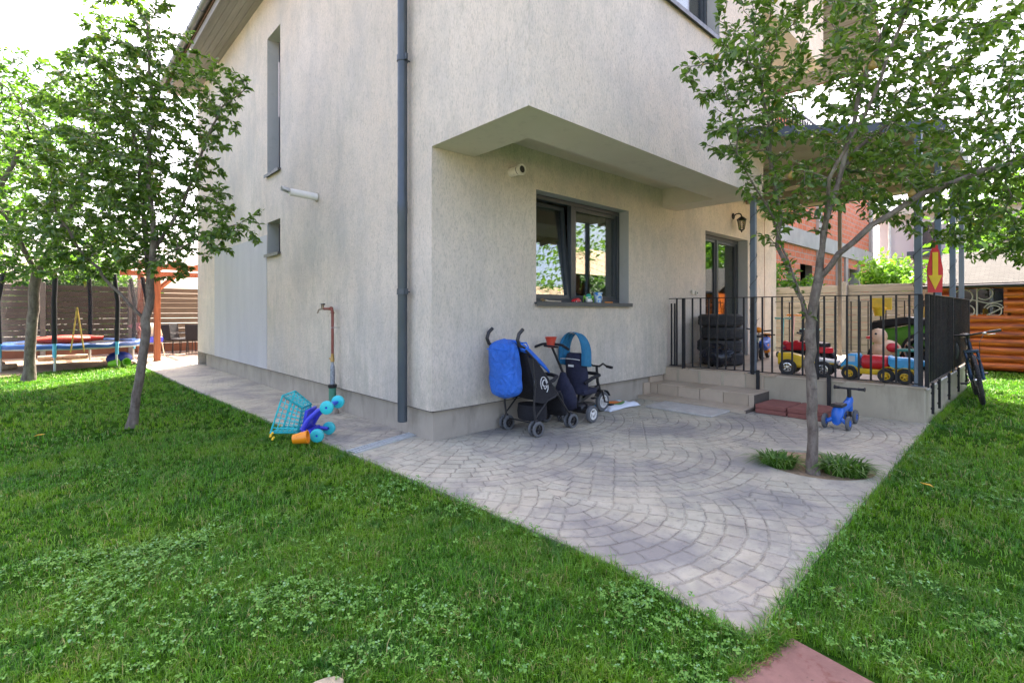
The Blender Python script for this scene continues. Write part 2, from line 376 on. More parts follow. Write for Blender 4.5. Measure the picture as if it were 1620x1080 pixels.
# ---------------------------------------------------------------- ground, paving
from mathutils.geometry import tessellate_polygon
def sheet(name, outer, holes, z, mat, edge=0):
    polys = [[Vector((x, y, 0)) for x, y in outer]] + [[Vector((x, y, 0)) for x, y in h] for h in holes]
    flat = [p for q in polys for p in q]; mb = MB(); mb.add([(p.x, p.y, z) for p in flat], [tuple(t) for t in tessellate_polygon(polys)])
    if edge:
        for q in polys:
            k = len(q)
            for i in range(k):
                a, b = q[i], q[(i + 1) % k]; mb.quad((a.x, a.y, z), (b.x, b.y, z), (b.x, b.y, z - edge), (a.x, a.y, z - edge))
    return mb.build(name, mat, ang=30)
struct(sheet('ground', [(-400, -400), (400, -400), (400, 400), (-400, 400)], [], -.034, concrete('dry earth', (.16, .14, .11), .5, .3)))
struct(sheet('lawn', [(-7, -10), (26, -10), (26, 14), (15.8, 19.5), (-7, 19.5)], [], -.03, SOILG))
PITC, PITR = (4.82, 1.38), .43
PATIO_OUT = [(2.05, .80), (3.5, .86), (5.5, .91), (7.52, .96), (7.52, 4.3), (2.95, 4.3), (2.95, 14.3), (9, 14.3), (9, 15.95), (1.72, 15.9), (1.83, 10), (1.965, 6.09), (2.07, 4.2), (2.14, 1.5)]
pit = [(PITC[0] + PITR * math.cos(a * PI / 16), PITC[1] + PITR * math.sin(a * PI / 16)) for a in range(32)]
struct(sheet('patio', PATIO_OUT, [pit[::-1]], 0, PATIO, .09))
struct(sheet('back_terrace', [(1.73, 15.95), (9, 15.95), (9, 19.45), (1.2, 19.45)], [], .004, concrete('brown paving', (.25, .18, .135), 2), .06))
struct(sheet('bare_soil', [(-5, 14.75), (-.6, 14.2), (.3, 15.0), (1.3, 15.3), (1.7, 15.6), (1.5, 19.5), (-5, 19.5)], [], -.012, SOIL))

# ---------------------------------------------------------------- house
house = thing('house', 'cream plastered two storey house with an overhanging upper floor and grey downpipe', 'house', (2.85, 4.21, 0))
def H(mb, name, mat, parent=None, **k):
    # a part given in world coordinates
    off = Vector(house.location); mb.v = [v - off for v in mb.v]; return mb.build(name, mat, parent or house, **k)
def wallgrid(mb, ax, c, u0, u1, z0, z1, holes=()):
    us = sorted({u0, u1, *[h[0] for h in holes], *[h[1] for h in holes]}); zs = sorted({z0, z1, *[h[2] for h in holes], *[h[3] for h in holes]})
    P = (lambda u, z: (c, u, z)) if ax == 'x' else (lambda u, z: (u, c, z))
    for a, b in zip(us, us[1:]):
        for d, e in zip(zs, zs[1:]):
            if a < u0 or b > u1 or d < z0 or e > z1: continue
            if any(h[0] <= a and b <= h[1] and h[2] <= d and e <= h[3] for h in holes): continue
            mb.quad(P(a, d), P(b, d), P(b, e), P(a, e))
XW, YW, YO, XE, YB = 2.80, 4.16, 2.81, 11.88, 14.38
w = MB()
wallgrid(w, 'x', XW, YW, YB, .31, 6.7, [(8.48, 9.12, 3.58, 5.93), (8.48, 9.12, 2.23, 2.80)])
wallgrid(w, 'x', XW, YO, YW, 2.92, 6.7)
wallgrid(w, 'y', YW, XW, 7.22, .31, 3.2, [(4.27, 6.18, 1.40, 2.74)]); wallgrid(w, 'y', YW, 7.22, XE, .425, 3.75, [(8.54, 10.35, .425, 2.72)])
wallgrid(w, 'y', YO, XW, 7.53, 2.92, 7.6, [(4.1, 6.14, 4.62, 6.0)])
w.add([(XW, YO, 6.7), (7.53, YO, 7.6), (7.53, YO, 9.3)], [(0, 1, 2)]); w.add([(XW, YO, 6.7), (XW, YO, 7.0), (7.53, YO, 9.6)], [(0, 1, 2)])
wallgrid(w, 'x', 7.53, YO, YW, 2.92, 9.2); wallgrid(w, 'y', YW, 7.53, XE, 3.75, 6.2); wallgrid(w, 'y', YO, 7.53, 10.3, 5.7, 7.5)
wallgrid(w, 'x', XE, YW, YB, 0, 6.4); wallgrid(w, 'y', YB, XW, XE, 0, 6.6)
w.quad((XW, YB, .31), (XE, YB, .31), (XE, YB, .3), (XW, YB, .3))
H(w, 'wall', STUCCO)
p = MB(); p.box(XW - .006, XW + .1, 9.13, 12.7, .31, 2.6); H(p, 'repaired_wall_panel', SGREY)['label'] = 'smoother blue grey plaster panel low on the long wall'
p = MB(); p.box(XW + .05, XE - .1, YW + .05, 13.72, -.05, .31); H(p, 'plinth', PLINTH)
p = MB(); p.box(XW + .003, XW + .045, YW + .003, 13.78, .30, .312); p.box(XW + .003, 7.1, YW + .003, YW + .045, .30, .312); H(p, 'drip_edge', simple('drip edge', (.12, .11, .10), .8))
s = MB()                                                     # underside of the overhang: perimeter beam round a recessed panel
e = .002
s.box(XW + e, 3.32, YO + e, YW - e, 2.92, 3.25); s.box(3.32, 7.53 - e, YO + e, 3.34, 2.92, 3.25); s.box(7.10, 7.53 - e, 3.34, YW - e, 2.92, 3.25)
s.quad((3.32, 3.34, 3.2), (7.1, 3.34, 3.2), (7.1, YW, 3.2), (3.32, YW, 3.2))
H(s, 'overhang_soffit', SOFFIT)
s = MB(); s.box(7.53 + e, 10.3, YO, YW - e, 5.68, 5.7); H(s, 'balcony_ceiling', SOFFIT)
# roof: two slopes along Y, boards under the eaves
prof = [(2.22, 6.80), (7.35, 9.78), (12.45, 6.24), (12.45, 6.42), (7.35, 10.0), (2.22, 7.0)]
r = MB(); y0, y1 = 2.3, 14.95
r.add([(x, y0, z) for x, z in prof] + [(x, y1, z) for x, z in prof], [tuple(range(6)), tuple(range(6, 12))] + [(i, (i + 1) % 6, 6 + (i + 1) % 6, 6 + i) for i in range(6)])
roof = H(r, 'roof', TILE)
b = MB()
for k in range(5):                                           # soffit boards beneath the long eave
    b.box(2.28 + k * .105, 2.28 + k * .105 + .10, y0, y1, 6.69, 6.71)
b.box(2.24, 2.27, y0, y1, 6.67, 6.86)
for k in range(48):                                          # boards under the right-hand slope
    xa = 7.6 + k * .1; za = 9.78 - (xa - 7.35) * (9.78 - 6.24) / 5.1 - .02
    b.add([(xa, y0, za), (xa + .092, y0, za - .064), (xa + .092, YW, za - .064), (xa, YW, za)], [(0, 1, 2, 3)])
b.box(12.3, 12.45, YW, YB, 6.2, 6.24)
H(b, 'eave_boards', SOFW, roof)
g = MB(); ga = MB()
for (gx, gz, sg) in ((2.15, 6.90, 1), (12.52, 6.35, 1)):
    rings = []
    for y in np.linspace(y0 - .02, y1 + .02, 8):
        rings.append([(gx + .075 * math.cos(a), y, gz + .075 * math.sin(a)) for a in np.linspace(PI, 2 * PI, 9)] + [(gx + .068 * math.cos(a), y, gz + .068 * math.sin(a)) for a in np.linspace(2 * PI, PI, 9)])
    g = MB(); g.loft(rings)
    for y in np.arange(y0 + .3, y1, .9): g.tube([(gx + .082 * math.cos(a), y, gz + .082 * math.sin(a)) for a in np.linspace(PI, 2 * PI, 8)], .008, 5)
    H(g, 'gutter', GUTTER, roof)
# downpipe with clamps
d = MB(); px_, py_ = 2.715, 4.57
d.lathe([(.0, .16), (.046, .16), (.05, .165), (.05, 2.30), (.053, 2.31), (.053, 2.42), (.05, 2.43), (.05, 4.6), (.053, 4.61), (.053, 4.72), (.05, 4.73), (.05, 6.85)], 20, M((px_, py_, 0)))
dp = H(d, 'downpipe', PIPE)
d = MB()
for z in (1.50, 3.9, 6.1):
    d = MB(); d.lathe([(.051, z - .03), (.058, z - .03), (.058, z + .03), (.051, z + .03)], 18, M((px_, py_, 0))); d.tube([(px_ + .05, py_, z), (XW, py_, z)], .008, 6); d.box(px_ - .012, px_ + .012, py_ - .09, py_ - .055, z - .03, z + .03); H(d, 'clamp', PIPE, dp)

def window(name, ax, c, u0, u1, z0, z1, dep, panes, label=None, sill=True, fw=.055, tilt=None, handle=False):
    # frame mesh with pane, sill and reveal as sub-parts; depth goes into the house
    sx = lambda u, w_, z: (c + w_, u, z) if ax == 'x' else (u, c + w_, z)
    def bx(mb, ua, ub, wa, wb, za, zb):
        (mb.box(c + wa, c + wb, ua, ub, za, zb) if ax == 'x' else mb.box(ua, ub, c + wa, c + wb, za, zb))
    f = MB(); bx(f, u0, u1, dep, dep + .07, z1 - fw, z1); bx(f, u0, u1, dep, dep + .07, z0, z0 + fw)
    bx(f, u0, u0 + fw, dep, dep + .07, z0 + fw, z1 - fw); bx(f, u1 - fw, u1, dep, dep + .07, z0 + fw, z1 - fw)
    cuts = [u0 + fw] + list(panes) + [u1 - fw]
    for m_ in panes: bx(f, m_ - .035, m_ + .035, dep, dep + .07, z0 + fw, z1 - fw)
    fr = H(f, name, ANTH, bevel=.004)
    if label: fr['label'] = label
    for i, (a, b) in enumerate(zip(cuts, cuts[1:])):
        a2 = a + (.035 if i else 0); b2 = b - (.035 if i < len(cuts) - 2 else 0); sh = MB(); gl = MB(); sw = .05
        za, zb = z0 + fw, z1 - fw; ww = dep + .02
        bx(sh, a2, b2, ww, ww + .05, za, za + sw); bx(sh, a2, b2, ww, ww + .05, zb - sw, zb); bx(sh, a2, a2 + sw, ww, ww + .05, za + sw, zb - sw); bx(sh, b2 - sw, b2, ww, ww + .05, za + sw, zb - sw)
        bx(gl, a2 + sw - .003, b2 - sw + .003, ww + .02, ww + .028, za + sw - .003, zb - sw + .003)
        if tilt is not None and i == tilt[0]:
            pv = Vector(sx(a2, ww + .02, za)); rm = Matrix.Translation(pv) @ Matrix.Rotation(math.radians(-tilt[1]), 4, 'X') @ Matrix.Translation(-pv)
            sh.v = [rm @ v for v in sh.v]; gl.v = [rm @ v for v in gl.v]
        H(sh, 'sash', ANTH, fr); H(gl, 'pane', GLASS, fr)
        if handle and i:
            hm = MB(); hm.tube([(a2 + .02, c + ww, 1.48), (a2 + .02, c + ww - .05, 1.48), (a2 + .02, c + ww - .05, 1.36)], .009, 6); H(hm, 'handle', BLACKM, fr)
    rv = MB(); A = .0
    rv.quad(sx(u0, A, z0), sx(u0, dep, z0), sx(u0, dep, z1), sx(u0, A, z1)); rv.quad(sx(u1, A, z0), sx(u1, dep, z0), sx(u1, dep, z1), sx(u1, A, z1))
    rv.quad(sx(u0, A, z1), sx(u0, dep, z1), sx(u1, dep, z1), sx(u1, A, z1))
    if not sill: rv.quad(sx(u0, A, z0), sx(u0, dep, z0), sx(u1, dep, z0), sx(u1, A, z0))
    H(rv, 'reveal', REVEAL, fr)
    if sill:
        sl = MB(); bx(sl, u0 - .03, u1 + .03, -.045, dep + .003, z0 - .022, z0 + .004); bx(sl, u0 - .03, u1 + .03, -.05, -.043, z0 - .045, z0 + .006)
        H(sl, 'sill', simple('sill metal', (.10, .105, .11), .42, .4, .12, 8, .1, 60, .3), fr)
    return fr
window('window', 'y', YW, 4.27, 6.18, 1.405, 2.74, .16, [5.13], 'two light dark grey window with its left sash tilted open', tilt=(0, 5))
window('window', 'y', YO, 4.1, 6.14, 4.64, 6.0, .16, [5.15], 'upper floor window reflecting blue sky')
window('window', 'x', XW, 8.48, 9.12, 3.60, 5.93, .19, [], 'tall slit window high on the long wall', fw=.03)
window('window', 'x', XW, 8.48, 9.12, 2.25, 2.80, .19, [], 'small square window beneath the tall slit window', fw=.03)
window('glazed_door', 'y', YW, 8.54, 10.35, .425, 2.72, .19, [9.42], 'two leaf glazed terrace door', sill=False, fw=.07, handle=True)
m_ = MB()                                                    # rooms seen through the glass
def room(x0, x1, y0_, y1_, z0, z1):
    m_.quad((x0, y1_, z0), (x1, y1_, z0), (x1, y1_, z1), (x0, y1_, z1)); m_.quad((x0, y0_, z0), (x0, y1_, z0), (x0, y1_, z1), (x0, y0_, z1)); m_.quad((x1, y0_, z0), (x1, y1_, z0), (x1, y1_, z1), (x1, y0_, z1))
    m_.quad((x0, y0_, z0), (x1, y0_, z0), (x1, y1_, z0), (x0, y1_, z0)); m_.quad((x0, y0_, z1), (x1, y0_, z1), (x1, y1_, z1), (x0, y1_, z1))
room(3.0, 7.4, YW + .26, 8, .42, 2.95); room(7.45, 11.8, YW + .28, 9, .42, 2.95); room(3.2, 7.4, YO + .26, 7, 3.7, 6.5)
H(m_, 'room_wall', DARKROOM)
for (x0, n) in ((5.72, 9), (8.62, 4), (4.3, 4)):                  # hanging curtains just inside
    if x0 == 4.3: continue
    cm = MB(); pts = [(x0 + i * .02, YW + .34 + .025 * math.sin(i * 1.1)) for i in range(n * 2 + 1)]
    cm.loft([[(a, b, z) for a, b in pts] for z in (.5, 1.6, 2.85)], cap=False, closed=False); H(cm, 'curtain', simple('curtain cloth', (.50, .47, .40), .9, 0, .1, 20), solid=.003)
# flue pipes
f = MB(); f.tube([(XW, 6.98, 2.885), (2.42, 6.98, 2.90)], .05, 18, m=None); fl = H(f, 'flue_pipe', WHITEP); fl['label'] = 'white flue pipe sticking out of the long wall'
f = MB(); f.torus(.058, .012, M((XW - .004, 6.98, 2.885), (0, 90, 0)), 20, 6); H(f, 'collar', simple('old sealant', (.42, .37, .30), .9), fl)
f = MB()
rr = []
for k in range(6):
    t_ = k / 5; a0 = PI * (.0 - .05 * t_); rr.append([(2.42 - .10 * t_ , 6.98 + .05 * math.cos(a) * (1 - .25 * t_), 2.90 + .05 * math.sin(a) * (1 - .1 * t_) + .02 * t_) for a in np.linspace(-.2 - .0 * t_, PI + .2, 12)])
f.loft(rr, cap=False, closed=False); H(f, 'flue_beak', simple('flue metal', (.5, .5, .5), .5, .4), fl, solid=.004)
f = MB(); f.lathe([(.05, 0), (.052, .002), (.052, .13)], 20, M((3.86, YW, 2.86), (90, 0, 0))); f.lathe([(.058, .145), (.062, .15), (.062, .19), (.056, .195), (.040, .19), (.040, .10)], 20, M((3.86, YW, 2.86), (90, 0, 0)))
fl = H(f, 'flue_pipe', simple('aged white flue', (.72, .67, .60), .5, 0, .15, 20)); fl['label'] = 'short round flue pipe above the window'
f = MB(); f.lathe([(.0, .184), (.0402, .184)], 16, M((3.86, YW, 2.86), (90, 0, 0))); f.lathe([(.052, .13), (.0525, .145)], 20, M((3.86, YW, 2.86), (90, 0, 0))); H(f, 'flue_mouth', BLACKP, fl)
# cable and socket beside the terrace door
f = MB(); f.rbox((8.04, YW - .02, 1.62), (.075, .04, .075), .008); H(f, 'wall_socket', simple('socket plastic', (.6, .57, .5), .5)); f = MB(); f.rbox((8.17, YW - .02, 1.61), (.07, .04, .07), .008); so = H(f, 'wall_socket', simple('socket plastic', (.6, .57, .5), .5))
f = MB(); f.lathe([(0, .041), (.018, .041), (.018, .038)], 12, M((8.17, YW, 1.61), (90, 0, 0))); H(f, 'socket_hole', BLACKP, so)
f = MB(); f.tube([(10.75, YW - .006, .5), (10.75, YW - .006, 3.2), (10.6, YW - .006, 3.25)], .004, 5); f.tube([(11.2, YW - .006, .5), (11.2, YW - .006, 3.4)], .004, 5); H(f, 'wall_cable', simple('copper cable', (.30, .13, .07), .6))

# ---------------------------------------------------------------- porch, steps, railings, canopy
TILEM = NT('beige tile'); _o = TILEM.obj(); _r = TILEM.n('NewGeometry').outputs['Random Per Island']
_cc = TILEM.mix(_r, (.40, .32, .23), (.50, .41, .31)); _cc = TILEM.mix(TILEM.ramp(TILEM.noise(_o, 5, 6, .7), .45, .75, 0, .35), _cc, (.28, .24, .19)); TILEM = TILEM.fin(_cc, .5)
GROUT = simple('grout', (.09, .075, .06), .9)
def fx(y): return 7.2 + (YW - y) * .28 / 3.16                   # the porch front runs slightly askew
porch = thing('porch', 'raised concrete terrace with two tiled steps in front of the glazed door', 'porch', (7.4, 2.6, 0))
def Pp(mb, name, mat, **k): return mb.build(name, mat, porch, world=True, **k)
b = MB(); b.prism([(fx(YW), YW), (fx(1.0), 1.0), (11.75, 1.0), (11.75, YW)], -.05, .405); Pp(b, 'retaining_wall', CONC, bevel=.008)
b = MB()
for i in range(11):
    for j in range(8):
        xa = 7.25 + i * .42; ya = .98 + j * .40; x0_ = max(xa, fx(ya) - .0)
        b.box(xa + .002 if i else fx(ya) - .03, min(xa + .418, 11.77), ya + .002, min(ya + .398, YW), .400, .42)
Pp(b, 'floor_tile', TILEM)
b = MB(); b.prism([(6.82, 2.66), (6.82, 4.2), (7.3, 4.2), (7.36, 2.66)], 0, .195); b.prism([(6.5, 2.64), (6.5, 4.2), (6.9, 4.2), (6.9, 2.64)], -.01, .035); Pp(b, 'step', GROUT)
b = MB()
def tiles(xf, ya, yb, z0, z1, wdt, off, thick=.012, skew=False):
    y = yb + off * wdt
    while y > ya:
        a, c_ = max(y - wdt + .008, ya), min(y, yb)
        if c_ > a + .01:
            xa = fx((a + c_) / 2) - thick if skew else xf - thick
            b.box(xa, xa + thick + .002, a, c_, z0, z1)
        y -= wdt
tiles(0, 2.72, 4.2, .215, .398, .335, .3, .012, True); Pp(b, 'riser_tile', TILEM); b = MB(); tiles(6.82, 2.66, 4.2, .04, .193, .335, .6); Pp(b, 'riser_tile', TILEM); b = MB(); tiles(6.5, 2.64, 4.2, 0, .035, .6, .2); Pp(b, 'riser_tile', TILEM)
b = MB()
for y in np.arange(2.66, 4.2, .335):
    b.box(6.80, 7.4, y + .002, min(y + .333, 4.2), .195, .212); b.box(6.485, 6.83, y + .002, min(y + .333, 4.2), .035, .05)
Pp(b, 'tread_tile', TILEM)
b = MB()                                                      # little skirting of tile on the plinth beside the steps
b.box(6.78, 7.15, YW + .02, YW + .048, .212, .30); b.box(6.62, 6.78, YW + .02, YW + .048, .05, .22); Pp(b, 'skirting_tile', TILEM)

def railing(label, pts, zt, zb, gap, bar, posts, group, drops=(), postr=.02):
    (xa, ya), (xb, yb) = pts; L = math.hypot(xb - xa, yb - ya); rz = math.degrees(math.atan2(yb - ya, xb - xa)); z0 = .42
    t = thing('railing', label, 'railing', (xa, ya, z0), rz, group); zt -= z0; zb -= z0
    m = MB(); m.box(0, L, -.018, .018, zt - .012, zt); m.build('top_rail', BLACKM, t, bevel=.003)
    m = MB(); m.box(0, L, -.015, .015, zb, zb + .012); m.build('bottom_rail', BLACKM, t, bevel=.003)
    n = int(L / gap)
    for i in range(1, n):
        u = i * L / n
        if any(abs(u - p_) < gap * .35 for p_ in posts): continue
        m = MB(); m.box(u - bar, u + bar, -bar, bar, zb + .012, zt - .012); m.build('baluster', BLACKM, t, ang=0)
    for u in posts:
        m = MB(); m.box(u - postr, u + postr, -postr, postr, -.01, zt - .012); m.build('post', BLACKM, t, bevel=.003)
    for u in drops:
        m = MB(); m.box(u - .022, u + .022, -.052, -.028, -.32, zb + .02); m.box(u - .03, u + .03, -.052, -.02, -.02, .012)
        for z in (-.26, -.08): m.tube([(u, -.054, z), (u, -.02, z)], .012, 8)
        m.build('bracket', BLACKM, t)
    return t
rf = railing('black iron railing along the porch front above the steps', [(fx(1.02) - .0, 1.02), (fx(4.10), 4.10)], 1.50, .445, .122, .0105, [.02, 1.07, 1.86, 2.86], 'iron railings round the porch', (), .022)
m = MB()                                                       # drop brackets and gate leaf on the front railing
for u in (.93, 1.78):
    b = MB(); b.box(u - .022, u + .022, .03, .05, -.33, .06); b.build('bracket', BLACKM, rf)
m.box(2.98, 3.0, .02, .04, .05, 1.0); m.box(3.04, 3.06, .0, .02, .03, 1.0); m.box(2.98, 3.06, .01, .03, .03, .05); m.build('gate_stile', BLACKM, rf)
rs = railing('black iron railing of closely set bars along the lawn side of the porch', [(7.49, .985), (11.74, .985)], 1.50, .445, .115, .009, [.02, 2.1, 4.23], 'iron railings round the porch', (.12, .62, 1.5, 2.5, 3.5))
railing('thin rusty brown railing at the far end of the porch', [(11.72, 1.02), (11.72, 4.12)], 1.50, .50, .26, .009, [1.55], 'iron railings round the porch')
m = MB()
m.tube([(7.45, .975, .40), (8.6, .97, .415), (10.0, .97, .405), (11.75, .975, .415)], .012, 6); m.build('edge_strip', simple('pale edge strip', (.42, .40, .36), .6), porch, world=True)

canopy = thing('terrace_canopy', 'flat balcony roof with dark fascia on slim blue grey posts above the porch', 'canopy', (8.0, 2.0, .42))
def Cp(mb, name, mat, parent=None, **k):
    off = Vector(canopy.location); mb.v = [v - off for v in mb.v]; return mb.build(name, mat, parent or canopy, **k)
CAN = [(6.54, 2.80), (8.15, .9), (12.05, .9), (12.05, 4.15), (7.54, 4.15), (7.54, 2.80)]
m = MB(); m.prism(CAN, 3.545, 3.64); Cp(m, 'roof_slab', simple('pale beam timber', (.34, .30, .23), .8, 0, .15, 4, .3))
m = MB()
for a, b_ in zip(CAN[:3], CAN[1:4]):
    dx, dy = b_[0] - a[0], b_[1] - a[1]; L = math.hypot(dx, dy); m.box(0, L, -.02, -.002, 3.53, 3.66, M((a[0], a[1], 0), (0, 0, math.degrees(math.atan2(dy, dx)))))
Cp(m, 'fascia', simple('dark fascia', (.055, .065, .08), .5, .2))
m = MB()
for x in (8.4, 9.3, 10.2, 11.1): m.box(x, x + .06, .95, 4.14, 3.42, 3.545)
Cp(m, 'beam', simple('pale beam timber 2', (.27, .23, .17), .8, 0, .15, 4, .3))
for (x, y) in ((7.50, 1.065), (8.96, 1.06), (10.45, 1.06), (11.80, 1.08), (7.36, 2.88)):
    m = MB(); m.box(x - .035, x + .035, y - .035, y + .035, .42, 3.545); m.box(x - .06, x + .06, y - .06, y + .06, .42, .428); Cp(m, 'post', POSTM, bevel=.005)
m = MB(); m.box(11.60, 11.66, 2.85, 2.91, .42, 3.545); Cp(m, 'post', simple('timber post', (.20, .18, .15), .8, 0, .2))['label'] = 'brown timber post at the back of the porch'
# balcony rail on the canopy
m = MB(); m.box(7.6, 11.9, 2.78, 2.80, 4.50, 4.53); m.box(7.6, 11.9, 2.78, 2.80, 3.72, 3.74)
for x in np.arange(7.7, 11.9, .12): m.box(x - .008, x + .008, 2.782, 2.798, 3.64, 4.5)
Cp(m, 'balcony_railing', BLACKM, ang=0)
m = MB(); rnd = random.Random(3)
for (x, y) in ((7.36, 2.88), (7.50, 1.065), (8.96, 1.06), (10.45, 1.06)):   # string of lights wound round the posts
    pts = []; m = MB()
    for i in range(90):
        a = i * .52; pts.append((x + .046 * math.cos(a), y + .046 * math.sin(a), .9 + i * .026 + rnd.uniform(-.01, .01)))
    m.tube(pts, .0035, 4)
    for i in range(4, 88, 6): p = Vector(pts[i]); m.tube([p, p + Vector((rnd.uniform(-.05, .05), rnd.uniform(-.05, .05), rnd.uniform(-.03, .03)))], [.004, .002], 4)
    sl = m.build('string_lights', BLACKP); tag(sl, 'dark string of lights wound round the ' + ('canopy post by the tiled steps' if y > 2 else 'canopy post at the porch corner' if x < 8 else 'second canopy post along the lawn side' if x < 10 else 'third canopy post along the lawn side'), 'string lights', 'strings of lights on the canopy posts')

lamp = thing('wall_lamp', 'small black lantern on a curled bracket above the terrace door', 'lamp', (9.66, YW, 3.11))
m = MB(); m.lathe([(0, 0), (.055, 0), (.06, .012), (.03, .03), (0, .035)], 16, M((0, 0, 0), (90, 0, 0))); m.tube([(0, -.02, 0), (0, -.06, .035), (0, -.11, .04), (0, -.15, .02), (0, -.165, -.02)], .012, 8); m.build('bracket', BLACKM, lamp)
m = MB(); m.lathe([(.0, -.02), (.03, -.03), (.085, -.075), (.09, -.085), (.075, -.09)], 6, M((0, -.165, 0))); m.lathe([(.045, -.27), (.05, -.275), (.03, -.29), (.012, -.30), (.016, -.315), (0, -.33)], 6, M((0, -.165, 0)))
for k in range(6): a = k * PI / 3; m.tube([(.075 * math.cos(a), -.165 + .075 * math.sin(a), -.088), (.047 * math.cos(a), -.165 + .047 * math.sin(a), -.272)], .006, 5)
m.build('lantern_cage', BLACKM, lamp)
m = MB(); m.lathe([(.068, -.09), (.042, -.27)], 6, M((0, -.165, 0))); m.build('pane', glass('lantern glass', (.85, .8, .7), .2), lamp)

# ---------------------------------------------------------------- fences, shed, neighbours
FENCEB = wood('weathered brown board', (.075, .052, .035), (.15, .11, .075), 0); FENCEP = wood('pale grey plank', (.20, .175, .135), (.33, .29, .23), 1)
CPOST = concrete('post concrete', (.28, .25, .21), 4)
bf = thing('board_fence', 'tall fence of weathered brown horizontal boards behind the trampoline', 'fence', (0, 19.55, 0))
for k in range(11):
    m = MB(); z = .28 + k * .162
    for j in range(-3, 6):
        dz = random.uniform(-.006, .006); m.rbox((j * 2.0 + 1.0, 0, z + .068 + dz), (1.99, .022, .146), .003)
    m.build('board', FENCEB, bf)
for x in range(-6, 13, 2): m = MB(); m.box(x - .06, x + .06, -.09, .02, -.1, 2.12); m.build('post', CPOST, bf, bevel=.01)
m = MB(); m.box(-6, 12, -.05, -.02, -.05, .27); m.build('base_board', simple('rust brown base', (.18, .07, .035), .8, 0, .25, 3, .3), bf)
pf = thing('plank_fence', 'pale grey fence of stacked horizontal planks beyond the porch', 'fence', (15.85, 6, 0))
for k in range(10):
    m = MB(); m.rbox((0, 0, .1 + k * .2), (.035, 9.4, .192), .006); m.build('board', FENCEP, pf)
for y in (-4.2, -2.2, -.2, 1.8, 3.8): m = MB(); m.rbox((-.05, y, 1.03), (.10, .11, 2.1), .01); m.build('post', CPOST, pf)

shed = thing('log_shed', 'small orange stained log cabin with grey shingle roof beside the lawn', 'shed', (15.05, 0, 0))
LOG = NT('orange log'); _o = LOG.obj(); _f = LOG.noise(LOG.mapping(_o, (9, 1.0, 15)), 1.3, 7, .65, dist=.8); _k = LOG.noise(LOG.mapping(_o, (2, .5, 5)), 2.2, 3)
_c1 = LOG.mix(LOG.ramp(_f, .36, .62), (.17, .028, .006), (.60, .155, .02)); _c1 = LOG.mix(LOG.ramp(_k, .50, .64, 0, .8), _c1, (.13, .022, .008)); _c1 = LOG.mix(LOG.ramp(LOG.voro(_o, 2.1), .09, .05), _c1, (.035, .012, .006)); LOG = LOG.fin(_c1, .4, LOG.bump(_f, .4, .006))
def Sp(mb, name, mat, parent=None, **k): return mb.build(name, mat, parent or shed, **k)
m = MB(); z = .02; i = 0; hy0, hy1, hz0, hz1 = .70, 1.52, 1.19, 1.80
rngl = random.Random(5)
while z < 1.86:
    rad = .088; segs = [(-2.4, 1.80)]
    if z + rad > hz0 and z + rad < hz1 + .05: segs = [(-2.4, hy0), (hy1, 1.80)]
    for a, b_ in segs:
        k = max(2, int((b_ - a) / .25)); pts = [(.06, a + (b_ - a) * q / k, z + rad) for q in range(k + 1)]; m.tube(pts, [rad * 1.12 * rngl.uniform(.97, 1.03) for _ in pts], 12)
    z += rad * 1.95
Sp(m, 'log_wall', LOG)
m = MB(); m.box(.02, 3.2, -2.38, -2.30, 0, 1.85); m.box(.06, 3.2, 1.74, 1.80, 0, 1.85); m.box(3.1, 3.2, -2.3, 1.74, 0, 1.85); m.box(-.03, .05, -.16, .0, .0, 1.9); m.box(-.02, .1, 1.72, 1.86, 0, 1.9); Sp(m, 'corner_board', LOG)
m = MB(); m.box(-.02, .06, hy0 - .06, hy0, hz0 - .05, hz1 + .04); m.box(-.02, .06, hy1, hy1 + .06, hz0 - .05, hz1 + .04); m.box(-.02, .06, hy0, hy1, hz0 - .06, hz0); m.box(-.02, .06, hy0, hy1, hz1, hz1 + .05)
wf = Sp(m, 'window_frame', LOG, bevel=.004)
m = MB(); m.box(.03, .038, hy0, hy1, hz0, hz1); Sp(m, 'pane', glass('shed glass', (.5, .5, .5), .0), wf)
m = MB()                                                       # scrolled grille seen in the shed window
for c_, r_ in (((.85, 1.3), .17), ((.85, 1.3), .12), ((1.35, 1.62), .16), ((1.3, 1.3), .14), ((1.0, 1.68), .13)):
    m.tube([(.0, c_[0] + r_ * math.cos(a), c_[1] + r_ * math.sin(a)) for a in np.linspace(.4, 5.6, 22) if hy0 < c_[0] + r_ * math.cos(a) < hy1 and hz0 < c_[1] + r_ * math.sin(a) < hz1], .013, 6)
m.tube([(.0, 1.12, hz0), (.0, 1.12, hz1)], .016, 6); m.tube([(0, .72, 1.52), (0, .95, 1.47), (0, 1.2, 1.55), (0, 1.5, 1.45)], .014, 6)
Sp(m, 'window_grille', simple('pale grille', (.33, .31, .28), .6), wf)
m = MB(); m.box(.12, 2.9, -2.2, 1.7, .02, .05); m.box(2.8, 2.85, -2.2, 1.7, .05, 1.8); Sp(m, 'inner_wall', simple('shed inside', (.035, .03, .028), .9))
SH = NT('shingle'); _o = SH.obj(); _x, _y, _z = SH.sep(_o); _q = SH.n('TexBrick'); SH.l(SH.vec(_y, SH.math('MULTIPLY', _x, 1.1)), _q.inputs['Vector']); _q.inputs['Scale'].default_value = 3.2
_q.inputs['Color1'].default_value = (.030, .029, .027, 1); _q.inputs['Color2'].default_value = (.052, .050, .046, 1); _q.inputs['Mortar'].default_value = (.012, .011, .01, 1); _q.inputs['Mortar Size'].default_value = .018
